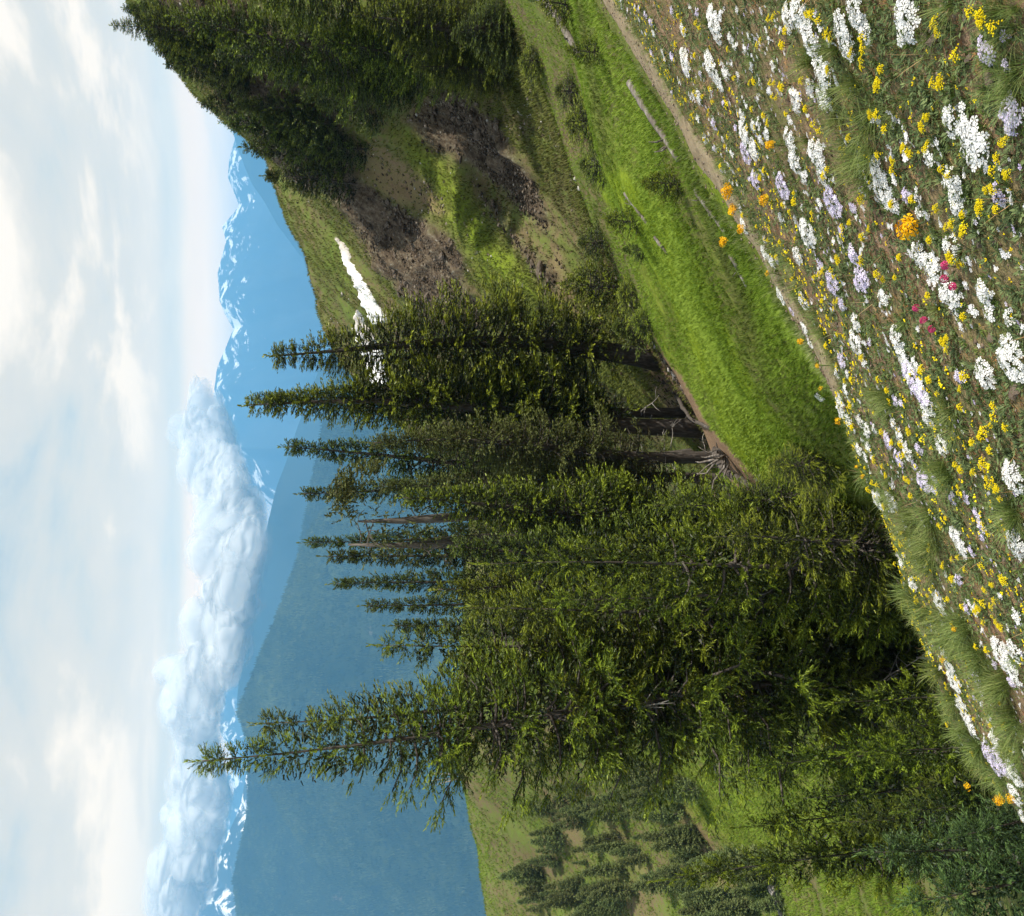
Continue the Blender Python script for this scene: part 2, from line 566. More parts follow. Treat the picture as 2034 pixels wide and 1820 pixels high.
def terrain_mat():
    m, N, L, b = new_mat('alpine_ground')
    tc = N.new('ShaderNodeTexCoord')
    at_ = nd(N, 'ShaderNodeAttribute', attribute_name='mask')
    sp = N.new('ShaderNodeSeparateColor')
    L.new(at_.outputs['Color'], sp.inputs[0])
    rock, lush, soil = sp.outputs
    co = tc.outputs['Object']

    def noise(s, d=6.0, rg=0.6, vec=co):
        n = nd(N, 'ShaderNodeTexNoise', i_Scale=s, i_Detail=d, i_Roughness=rg)
        L.new(vec, n.inputs['Vector'])
        return n.outputs[0]
    big, mid, fine = noise(0.22, 5.0), noise(1.7, 7.0, 0.7), noise(14.0, 6.0, 0.7)
    mp = N.new('ShaderNodeMapping')
    mp.vector_type = 'TEXTURE'      # the beds run with the ribs of the bank
    mp.inputs['Rotation'].default_value = (0, 0.1, math.atan2(_RD[1], _RD[0]))
    mp.inputs['Scale'].default_value = (3.2, 0.5, 0.5)
    L.new(co, mp.inputs[0])
    strat = noise(2.2, 7.0, 0.72, mp.outputs[0])
    # thin turf, brown where the soil shows
    r1 = ramp(N, [(0.36, (0.12, 0.085, 0.055)), (0.45, (0.145, 0.12, 0.06)), (0.5, (0.12, 0.135, 0.04)), (0.6, (0.115, 0.165, 0.03)), (0.72, (0.17, 0.21, 0.05))])
    mixn = mathn(N, L, 'ADD', mathn(N, L, 'MULTIPLY', big, 0.35), mathn(N, L, 'MULTIPLY', mathn(N, L, 'ADD', strat, mid), 0.325))
    L.new(mixn, r1.inputs[0])
    r2 = ramp(N, [(0.32, (0.075, 0.12, 0.007)), (0.5, (0.14, 0.2, 0.01)), (0.68, (0.24, 0.31, 0.03))])
    L.new(mathn(N, L, 'ADD', mathn(N, L, 'MULTIPLY', mid, 0.6), mathn(N, L, 'MULTIPLY', fine, 0.4)), r2.inputs[0])
    c = mixc(N, L, lush, r1.outputs[0], r2.outputs[0])
    r3 = ramp(N, [(0.3, (0.085, 0.054, 0.034)), (0.45, (0.19, 0.122, 0.077)), (0.6, (0.31, 0.215, 0.14)), (0.72, (0.47, 0.36, 0.25))])
    L.new(mathn(N, L, 'ADD', mathn(N, L, 'MULTIPLY', noise(55.0, 5.0, 0.7), 0.6), mathn(N, L, 'MULTIPLY', fine, 0.4)), r3.inputs[0])
    c = mixc(N, L, soil, c, r3.outputs[0])
    r4 = ramp(N, [(0.34, (0.026, 0.019, 0.013)), (0.44, (0.07, 0.052, 0.036)), (0.52, (0.13, 0.1, 0.07)), (0.58, (0.18, 0.155, 0.11)), (0.66, (0.42, 0.4, 0.37))])
    L.new(mathn(N, L, 'ADD', mathn(N, L, 'MULTIPLY', strat, 0.55), mathn(N, L, 'MULTIPLY', noise(6.0, 8.0, 0.8), 0.45)), r4.inputs[0])
    c = mixc(N, L, rock, c, r4.outputs[0])
    L.new(c, b.inputs['Base Color'])
    b.inputs['Roughness'].default_value = 0.95
    b.inputs['Specular IOR Level'].default_value = 0.1
    h = mathn(N, L, 'ADD', mathn(N, L, 'MULTIPLY', mid, 0.25), mathn(N, L, 'MULTIPLY', mathn(N, L, 'MULTIPLY', strat, rock), 0.6))
    h = mathn(N, L, 'ADD', h, mathn(N, L, 'MULTIPLY', fine, 0.05))
    bp = nd(N, 'ShaderNodeBump', i_Strength=0.8, i_Distance=0.5)
    L.new(h, bp.inputs['Height'])
    L.new(bp.outputs[0], b.inputs['Normal'])
    return m


M_TERRAIN = terrain_mat()
M_NEEDLE = leaf_mat('spruce_needles', (0.01, 0.014, 0.004), (0.052, 0.078, 0.008), (0.23, 0.285, 0.02), 0.16, 0.5, 0.3, 0.25)
M_NEEDLE_DARK = leaf_mat('dark_fir_needles', (0.008, 0.012, 0.005), (0.034, 0.052, 0.009), (0.13, 0.17, 0.02), 0.15, 0.5, 0.3, 0.25)  # dark green firs; also paints shade into the spruces of the hollow
M_NEEDLE_OLIVE = leaf_mat('lichened_needles', (0.045, 0.04, 0.02), (0.075, 0.09, 0.024), (0.16, 0.19, 0.055), 0.2, 0.6, 0.2, 0.2)
M_NEEDLE_BLUE = leaf_mat('bluish_young_needles', (0.02, 0.036, 0.014), (0.045, 0.085, 0.025), (0.11, 0.19, 0.055), 0.2, 0.5, 0.3, 0.15)
M_NEEDLE_FAR = leaf_mat('hillside_needles', (0.055, 0.07, 0.03), (0.11, 0.14, 0.05), (0.2, 0.24, 0.085), 0.25, 0.6, 0.2, 0.3)
M_BARK = rough_mat('grey_bark', [(0.035, 0.028, 0.024), (0.075, 0.063, 0.055), (0.15, 0.135, 0.12)], 6.0, (3, 3, 0.6), 0.8)
M_DEADWOOD = rough_mat('weathered_deadwood', [(0.12, 0.1, 0.085), (0.27, 0.25, 0.23), (0.42, 0.4, 0.37)], 5.0, (4, 4, 0.7), 0.6)
M_LOG = rough_mat('weathered_log', [(0.05, 0.04, 0.032), (0.14, 0.12, 0.105), (0.3, 0.28, 0.26)], 4.0, (0.6, 5, 5), 0.8)
M_STONE = rough_mat('brown_stone', [(0.07, 0.05, 0.035), (0.14, 0.105, 0.078), (0.24, 0.2, 0.16)], 18.0, (1, 1, 1), 0.5)
M_BOULDER = rough_mat('bank_rock', [(0.04, 0.03, 0.022), (0.1, 0.076, 0.056), (0.23, 0.2, 0.17)], 4.0, (1, 1, 2), 0.8)


# ------------------------------------------------------------------ ground
def build_ground():
    xs = [0.0]
    while xs[-1] < 62:
        x = xs[-1]
        xs.append(x + (0.06 if x < 5.5 else min(0.06 + (x - 5.5) * 0.016, 1.0)))
    xn = [0.0]
    while xn[-1] > -78:
        x = -xn[-1]
        xn.append(-(x + (0.06 if x < 3.5 else min(0.06 + (x - 3.5) * 0.016, 1.0))))
    xs = np.array(xn[:0:-1] + xs)
    ys = [-1.6]
    while ys[-1] < 128:
        y = ys[-1]
        ys.append(y + (0.06 if y < 8 else min(0.06 + (y - 8) * 0.0075, 1.2)))
    ys = np.array(ys)
    X, Y = np.meshgrid(xs, ys)
    Z = ground_z(X, Y)
    rock, lush, soil = masks(X, Y, Z)
    # feathered rims
    def feather(a, n=2):
        for _ in range(n):
            p = np.pad(a, 1, mode='edge')
            a = (p[1:-1, 1:-1] * 2 + p[:-2, 1:-1] + p[2:, 1:-1] + p[1:-1, :-2] + p[1:-1, 2:]) / 6
        return a
    rock, lush, soil = feather(rock, 2), feather(lush, 5) * np.where(Y > 24, 0.75, 1), feather(soil, 3) * np.where(Y > 24, np.where(X > 0, 0.6, 0.4), 1)
    # the hand-high slope of scree and flowers on this side of the trail is bare earth between the plants
    pc = PATHC[np.argsort(PATHC[:, 0])]
    ypath = np.interp(X, pc[:, 0], pc[:, 1])
    near = (Y < ypath) & (Y < 9.5) & (X > -2.6)
    pn = fbm(X * 2.2, Y * 2.2, 31, 4)
    soil = np.maximum(soil, np.where(near, np.clip(0.75 + 0.9 * pn, 0, 1), 0))
    lush = np.maximum(lush, np.where((Y > ypath) & (Y < 16) & (X > -3), np.clip((0.5 + 0.6 * fbm(X * 0.5, Y * 0.5, 33, 3)) * np.clip((7.0 - X) / 4, 0.25, 1), 0, 1), 0))
    # broken rock stands proud of the turf
    _s = (X - _R1[0]) * -_RD[1] + (Y - _R1[1]) * _RD[0]
    _t = (X - _R1[0]) * _RD[0] + (Y - _R1[1]) * _RD[1]
    rel = np.abs(fbm(_s * 0.75 + 0.3 * fbm(_t * 0.3, _s * 0.3, 40, 3), _t * 0.17, 41, 5, 0.6)) * 1.3
    Z = Z + rock * (0.9 * rel - 0.15 + 0.25 * fbm(X * 2.2, Z * 3, 42, 3))
    # low growth gives the lush strip an uneven top
    Z = Z + lush * np.clip((Y - 6) / 8, 0, 1) * (0.10 * fbm(X * 1.1, Y * 0.9, 44, 4) + 0.05 * fbm(X * 4, Y * 3, 45, 2))
    ny, nx = X.shape
    V = np.stack([X, Y, Z], -1).reshape(-1, 3)
    mask = np.stack([rock, lush, soil, np.ones_like(rock)], -1).reshape(-1, 4)
    q = np.arange(ny * nx).reshape(ny, nx)
    F = np.stack([q[:-1, :-1], q[:-1, 1:], q[1:, 1:], q[1:, :-1]], -1).reshape(-1, 4)
    cx, cy = X[:-1, :-1].ravel(), Y[:-1, :-1].ravel()
    near_f = near[:-1, :-1].ravel() | ((cy < 9.5) & (cx <= -2.6) & (cy < 6)) | (cy < 3)
    far_l = (cx < -9) & (cy > 30)
    bank = (cy > 21.5) & ~far_l
    for nm, sel in (('flower_slope', near_f), ('rocky_bank', bank & ~near_f), ('far_hillside', far_l & ~near_f), ('meadow', ~near_f & ~bank & ~far_l)):
        f = F[sel]
        u, inv = np.unique(f, return_inverse=True)
        me = np_mesh(nm, V[u], inv.reshape(-1, 4), [M_TERRAIN], None, {'mask': mask[u]}, True)
        obj(nm, me, kind='structure')


build_ground()


def build_path():
    m, N, L, b = new_mat('trodden_earth')
    tc = N.new('ShaderNodeTexCoord')
    n = nd(N, 'ShaderNodeTexNoise', i_Scale=9.0, i_Detail=9.0, i_Roughness=0.75)
    L.new(tc.outputs['Object'], n.inputs['Vector'])
    r = ramp(N, [(0.3, (0.15, 0.115, 0.07)), (0.5, (0.265, 0.205, 0.125)), (0.7, (0.38, 0.31, 0.21))])
    L.new(n.outputs[0], r.inputs[0]); L.new(r.outputs[0], b.inputs['Base Color'])
    bp = nd(N, 'ShaderNodeBump', i_Strength=0.6, i_Distance=0.03)
    L.new(n.outputs[0], bp.inputs['Height']); L.new(bp.outputs[0], b.inputs['Normal'])
    P = PATHC
    T = np.gradient(P, axis=0); T /= np.linalg.norm(T, axis=1, keepdims=True)
    Nn = np.stack([-T[:, 1], T[:, 0]], 1)
    k = 13
    s = np.linspace(-1, 1, k)
    w = 0.26 + 0.08 * fbm(np.arange(len(P)) * 0.11, np.zeros(len(P)), 8, 3)
    XY = P[:, None, :] + Nn[:, None, :] * (s[None, :] * w[:, None])[..., None]
    Z = ground_z(XY[..., 0], XY[..., 1]) + 0.025 - 0.05 * np.abs(s)[None, :] ** 2.5 + 0.012 * fbm(XY[..., 0] * 4, XY[..., 1] * 4, 9, 3)
    V = np.concatenate([XY, Z[..., None]], -1).reshape(-1, 3)
    q = np.arange(len(P) * k).reshape(len(P), k)
    F = np.stack([q[:-1, :-1], q[1:, :-1], q[1:, 1:], q[:-1, 1:]], -1).reshape(-1, 4)
    obj('path', np_mesh('path', V, F, [m], smooth=True), kind='structure')


build_path()


def build_snow():
    m, N, L, b = new_mat('old_snow')
    n = nd(N, 'ShaderNodeTexNoise', i_Scale=1.5, i_Detail=6.0)
    r = ramp(N, [(0.34, (0.5, 0.46, 0.42)), (0.44, (0.76, 0.76, 0.76)), (0.6, (0.9, 0.9, 0.9))])
    L.new(n.outputs[0], r.inputs[0]); L.new(r.outputs[0], b.inputs['Base Color'])
    for poly in SNOWP:
        poly = np.array(poly, float)
        gx, gy = np.meshgrid(np.arange(poly[:, 0].min() - 6, poly[:, 0].max() + 6, 2.0), np.arange(poly[:, 1].min() - 6, poly[:, 1].max() + 6, 2.0))
        jx, jy = gx + 7 * fbm(gx * 0.05, gy * 0.05, 3, 3), gy + 7 * fbm(gx * 0.05, gy * 0.05, 4, 3)
        ins = inpoly(jx, jy, [tuple(p) for p in poly])
        P = np.full(gx.shape + (3,), np.nan)
        for i in range(gx.shape[0]):
            for j in range(gx.shape[1]):
                if ins[max(i - 1, 0):i + 2, max(j - 1, 0):j + 2].any():
                    h = hit(gx[i, j], gy[i, j])
                    if h is not None and h[1] < 75:
                        P[i, j] = h
        ok = ~np.isnan(P[..., 0])
        P[..., 2] += np.where(ins, 0.12 + 0.1 * fbm(gx * 0.12, gy * 0.12, 12, 3), -0.12)
        q = np.arange(gx.size).reshape(gx.shape)
        F = np.stack([q[:-1, :-1], q[1:, :-1], q[1:, 1:], q[:-1, 1:]], -1).reshape(-1, 4)
        V = P.reshape(-1, 3)
        good = ok.ravel()[F].all(1)
        sp = np.nanmax(V[F][..., 1], 1) - np.nanmin(V[F][..., 1], 1)
        F = F[good & (sp < 2.5)]
        u, inv = np.unique(F, return_inverse=True)
        obj('snow_patch', np_mesh('snow_patch', V[u], inv.reshape(-1, 4), [m], smooth=True), kind='structure')


build_snow()


# ------------------------------------------------------------------ distant range
def ridge(name, crest, D, depth, drop, mat, n=260, m=60, rough=1.0, seed=0, back=0.25, extend=1500.0):
    """a mountain whose crest passes the given points; it falls towards the camera and behind"""
    c = np.array([at(dx, dy, D + o) for dx, dy, o in crest])
    c = c[np.argsort(c[:, 0])]
    c = np.concatenate([[c[0] + (-extend, -0.1 * extend, -0.22 * extend)], c, [c[-1] + (extend, -0.1 * extend, -0.18 * extend)]])
    s = np.linspace(c[0, 0], c[-1, 0], n)
    cy, cz = np.interp(s, c[:, 0], c[:, 1]), np.interp(s, c[:, 0], c[:, 2])
    t = np.concatenate([np.linspace(1, 0, m), -np.linspace(0.05, back, 8)])
    S, T = np.meshgrid(s, t)
    CYg, CZg = np.interp(S, s, cy), np.interp(S, s, cz)
    Tp = np.maximum(T, 0)
    k = depth * 0.22
    gul = fbm(S / k, T * depth / (k * 3.0), seed, 5, 0.55)
    amp = depth * 0.06 * rough * np.clip(Tp * 4, 0, 1)
    Yv = CYg - T * depth + amp * gul * 0.6
    Zv = CZg - drop * (Tp ** 1.12) + amp * gul * 0.9 - np.where(T < 0, -T * drop * 1.5, 0)
    Zv = Zv + depth * 0.004 * rough * fbm(S / (k * 0.12), T * 9, seed + 5, 4, 0.6) * np.clip(0.3 + Tp * 6, 0, 1)
    V = np.stack([S, Yv, Zv], -1)
    q = np.arange(S.size).reshape(S.shape)
    F = np.stack([q[:-1, :-1], q[:-1, 1:], q[1:, 1:], q[1:, :-1]], -1).reshape(-1, 4)
    hgt = (Tp * drop).ravel()
    o = obj(name, np_mesh(name, V.reshape(-1, 3), F, [mat], None, {'fall': hgt}, True), kind='structure')
    return o, V


def mountain_mat(name, lo, hi, scale, snow=None, bare=None):
    m, N, L, b = new_mat(name)
    tc = N.new('ShaderNodeTexCoord')
    n = nd(N, 'ShaderNodeTexNoise', i_Scale=scale, i_Detail=8.0, i_Roughness=0.62)
    L.new(tc.outputs['Object'], n.inputs['Vector'])
    r = ramp(N, [(0.36, lo), (0.64, hi)])
    L.new(n.outputs[0], r.inputs[0])
    c = r.outputs[0]
    if bare:
        n3 = nd(N, 'ShaderNodeTexNoise', i_Scale=scale * 1.4, i_Detail=6.0, i_Roughness=0.7)
        mp = N.new('ShaderNodeMapping'); mp.inputs['Location'].default_value = (311, 97, 0); mp.inputs['Scale'].default_value = (1, 1, 0.4)
        L.new(tc.outputs['Object'], mp.inputs[0]); L.new(mp.outputs[0], n3.inputs['Vector'])
        r3 = ramp(N, [(0.66, 0.0), (0.7, 0.9)])
        L.new(n3.outputs[0], r3.inputs[0])
        c = mixc(N, L, r3.outputs[0], c, bare)
    if snow:
        # snowfields lie in the gullies of the upper slopes and thin out downhill
        fall = nd(N, 'ShaderNodeAttribute', attribute_name='fall')
        mp = N.new('ShaderNodeMapping'); mp.inputs['Scale'].default_value = (1, 1, 0.55); mp.inputs['Rotation'].default_value = (0, 0.5, 0)
        L.new(tc.outputs['Object'], mp.inputs[0])
        n2 = nd(N, 'ShaderNodeTexNoise', i_Scale=snow[0], i_Detail=9.0, i_Roughness=0.68, i_Distortion=0.6)
        L.new(mp.outputs[0], n2.inputs['Vector'])
        lim = mathn(N, L, 'ADD', mathn(N, L, 'DIVIDE', fall.outputs['Fac'], snow[1]), snow[2])
        sf = mathn(N, L, 'MULTIPLY', mathn(N, L, 'SUBTRACT', n2.outputs[0], lim), 25.0, clamp=True)
        c = mixc(N, L, sf, c, (0.9, 0.9, 0.9))
    L.new(c, b.inputs['Base Color'])
    b.inputs['Roughness'].default_value = 1.0
    b.inputs['Specular IOR Level'].default_value = 0.0
    return m


M_RANGE = mountain_mat('snowy_range', (0.025, 0.035, 0.04), (0.05, 0.06, 0.065), 0.002, snow=(0.0075, 2600.0, 0.49))
M_RIDGE = mountain_mat('wooded_ridge', (0.015, 0.024, 0.022), (0.028, 0.038, 0.03), 0.003)
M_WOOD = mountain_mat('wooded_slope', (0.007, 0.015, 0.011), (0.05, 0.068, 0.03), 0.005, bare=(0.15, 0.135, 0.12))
M_WOODL = mountain_mat('painted_shade_wooded_slope', (0.01, 0.017, 0.013), (0.02, 0.028, 0.018), 0.004, bare=(0.12, 0.11, 0.1))  # darker copy of the wooded slope, shade put into its colour

E = 600
ridge('mountain_range', [(450, 60, 0), (440, 190, 0), (469, 268, 0), (455, 318, 0), (452, 352, 0), (476, 409, 0), (441, 450, 300), (449, 479, 0), (432, 543, 200), (436, 597, 0),
      (448, 627, 0), (464, 654, 0), (456, 672, 0), (431, 731, 300), (426, 771, 0), (421, 845, 300), (443, 892, 0), (476, 912, 0), (503, 972, 0), (545, 1010, 0), (540, 1060, 0),
      (520, 1180, 0), (497, 1293, 0), (466, 1312, 0), (443, 1344, 0), (437, 1411, 200), (436, 1451, 0), (460, 1501, 0), (446, 1572, 0), (431, 1696, 0), (440, 1763, 0), (436, 1830, 0), (450, 1950, 0)],
      9000, 2600, 1500, M_RANGE, n=700, m=70, seed=3, extend=2500)
ridge('mountain', [(478, 1600, 0), (452, 1660, 0), (436, 1700, 0), (422, 1735, 60), (406, 1770, 0), (398, 1795, 80), (392, 1825, 0), (402, 1880, 0), (398, 1960, 0), (430, 2100, 0)], 5600, 1700, 1000, M_RANGE, n=420, m=60, seed=77)
ridge('ridge', [(420, 120, 0), (455, 230, 0), (470, 290, 0), (500, 365, 0), (526, 402, 0), (550, 446, 0), (603, 516, 0), (640, 560, 0), (700, 660, 0)], 6500, 1600, 900, M_RIDGE, n=260, seed=13)
ridge('ridge', [(700, 640, 0), (632, 737, 0), (589, 855, 0), (567, 922, 0), (550, 965, 0), (533, 1035, 0), (505, 1150, 0), (480, 1290, 0), (470, 1400, 0)], 5400, 1500, 900, M_RIDGE, n=260, seed=23)
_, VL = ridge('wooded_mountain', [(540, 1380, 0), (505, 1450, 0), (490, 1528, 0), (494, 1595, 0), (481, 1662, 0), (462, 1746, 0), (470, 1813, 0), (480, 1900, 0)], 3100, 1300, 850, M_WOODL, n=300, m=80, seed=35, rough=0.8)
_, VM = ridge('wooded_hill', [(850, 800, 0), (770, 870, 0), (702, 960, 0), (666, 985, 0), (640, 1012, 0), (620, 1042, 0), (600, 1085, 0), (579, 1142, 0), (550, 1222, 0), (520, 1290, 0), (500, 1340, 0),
      (478, 1397, 0), (473, 1415, 0), (500, 1490, 0), (556, 1610, 0), (668, 1780, 0), (720, 1840, 0)], 2700, 1200, 850, M_WOOD, n=360, m=90, seed=51, rough=0.9)
me = np_mesh('valley_floor', np.array([(-16000, -3000, -1300), (16000, -3000, -1300), (16000, 16000, -1300), (-16000, 16000, -1300)], float), np.array([[0, 1, 2, 3]]), [M_RIDGE])
obj('valley_floor', me, kind='structure')



# ------------------------------------------------------------------ haze
def build_haze():
    m = bpy.data.materials.new('haze')
    m.use_nodes = True
    N, L = m.node_tree.nodes, m.node_tree.links
    N.clear()
    out = N.new('ShaderNodeOutputMaterial')
    v = N.new('ShaderNodeVolumePrincipled')
    v.inputs['Color'].default_value = (0.22, 0.59, 1.0, 1)
    v.inputs['Density'].default_value = 1.55e-4
    L.new(v.outputs[0], out.inputs['Volume'])
    zt = 0.0
    for o in COL.objects:
        if o.type == 'MESH':
            zt = max(zt, max((p[2] for p in o.bound_box)))
    x0, x1, y0, y1, z0, z1 = -16500, 16500, -3500, 16500, -1301.0, zt + 10
    V = np.array([(x, y, z) for x in (x0, x1) for y in (y0, y1) for z in (z0, z1)], float)
    F = np.array([(0, 1, 3, 2), (4, 6, 7, 5), (0, 4, 5, 1), (2, 3, 7, 6), (0, 2, 6, 4), (1, 5, 7, 3)])
    obj('haze', np_mesh('haze', V, F, [m]), kind='stuff')


build_haze()


# ------------------------------------------------------------------ low cloud lying against the range
def build_cloud():
    m, N, L, b = new_mat('cloud_vapour')
    N.remove(b)
    out = N['Material Output']
    d = nd(N, 'ShaderNodeBsdfDiffuse'); d.inputs[0].default_value = (0.93, 0.93, 0.93, 1)
    t = nd(N, 'ShaderNodeBsdfTranslucent'); t.inputs[0].default_value = (0.93, 0.93, 0.93, 1)
    mx = N.new('ShaderNodeMixShader'); mx.inputs[0].default_value = 0.35
    L.new(d.outputs[0], mx.inputs[1]); L.new(t.outputs[0], mx.inputs[2])
    tr = N.new('ShaderNodeBsdfTransparent')
    lw = N.new('ShaderNodeLayerWeight'); lw.inputs[0].default_value = 0.5
    tc = N.new('ShaderNodeTexCoord')
    n = nd(N, 'ShaderNodeTexNoise', i_Scale=0.009, i_Detail=8.0, i_Roughness=0.62)
    L.new(tc.outputs['Object'], n.inputs['Vector'])
    inv = mathn(N, L, 'SUBTRACT', 1.0, lw.outputs['Facing'])
    a = mathn(N, L, 'MULTIPLY', mathn(N, L, 'POWER', inv, 2.6), mathn(N, L, 'MULTIPLY_ADD', n.outputs[0], 4.2, -0.95, clamp=True))
    m2 = N.new('ShaderNodeMixShader')
    L.new(a, m2.inputs[0]); L.new(tr.outputs[0], m2.inputs[1]); L.new(mx.outputs[0], m2.inputs[2])
    L.new(m2.outputs[0], out.inputs[0])
    import bmesh
    r = np.random.default_rng(21)
    bm = bmesh.new()
    crest = [(440, 850, 4600), (448, 890, 4500), (462, 930, 4300), (486, 965, 4100), (505, 1000, 3900), (515, 1040, 3800), (512, 1080, 3700), (505, 1120, 3600), (498, 1160, 3600), (488, 1200, 3600),
             (474, 1250, 3600), (456, 1300, 3700), (438, 1350, 3900), (420, 1420, 4300), (424, 1480, 4500), (428, 1540, 4500), (440, 1590, 4400), (424, 1640, 4500), (408, 1720, 4500), (380, 1800, 4500)]
    for dx, dy, Y in crest:
        for k in range(11):
            w = Y / 7000.0
            c = at(dx - 12 - r.uniform(0, 84) * r.uniform(0.2, 1) + r.uniform(-6, 14), dy + r.uniform(-26, 26), Y + r.uniform(-150, 150))
            rad = np.array((r.uniform(150, 300), r.uniform(120, 200), r.uniform(80, 170))) * w
            e = bmesh.ops.create_icosphere(bm, subdivisions=3 + (k % 4 == 0), radius=1.0)
            for v in e['verts']:
                p = np.array(v.co)
                v.co = c + p * rad * (1 + 0.25 * float(fbm(p[0] * 1.7 + c[0] * 0.01, p[2] * 1.7 + p[1], 7, 3)) + 0.1 * float(fbm(p[0] * 5 + c[0] * 0.02, p[2] * 5 + p[1] * 3, 8, 3)))
    me = bpy.data.meshes.new('cloud_bank')
    bm.to_mesh(me); bm.free()
    me.polygons.foreach_set('use_smooth', np.ones(len(me.polygons), bool))
    me.materials.append(m)
    obj('cloud_bank', me, kind='stuff')


build_cloud()


# ------------------------------------------------------------------ conifers
def shoot_template(nb, seed, fat=0.2, wide=0.09):
    """a bottle-brush shoot of needles, one unit long along x"""
    r = np.random.default_rng(seed)
    v, f = [], []
    for i in range(nb):
        a = i * 2.4 + r.uniform(-0.4, 0.4)
        t = 0.02 + 0.86 * (i / max(nb - 1, 1)) * r.uniform(0.85, 1.1)
        w = wide * r.uniform(0.8, 1.2)
        rad = fat * r.uniform(0.75, 1.15) * (1.0 if t < 0.7 else 0.8)
        d = np.array((0, math.cos(a), math.sin(a)))
        s = np.array((0, -math.sin(a), math.cos(a)))
        b = np.array((t, 0, 0))
        k = len(v)
        v += [b - s * w, b + s * w, b + d * rad * 0.7 + np.array((0.16 + w, 0, 0)) + s * w * 0.9, b + d * rad + np.array((0.3, 0, 0))]
        f += [(k, k + 1, k + 2), (k, k + 2, k + 3)]
    return np.array(v), np.array(f)


SH_FINE = shoot_template(9, 1, 0.17, 0.045)
SH_MID = shoot_template(6, 2, 0.2, 0.07)
SH_CORE = shoot_template(5, 4, 0.22, 0.06)
SH_LOW = shoot_template(5, 3, 0.24, 0.1)


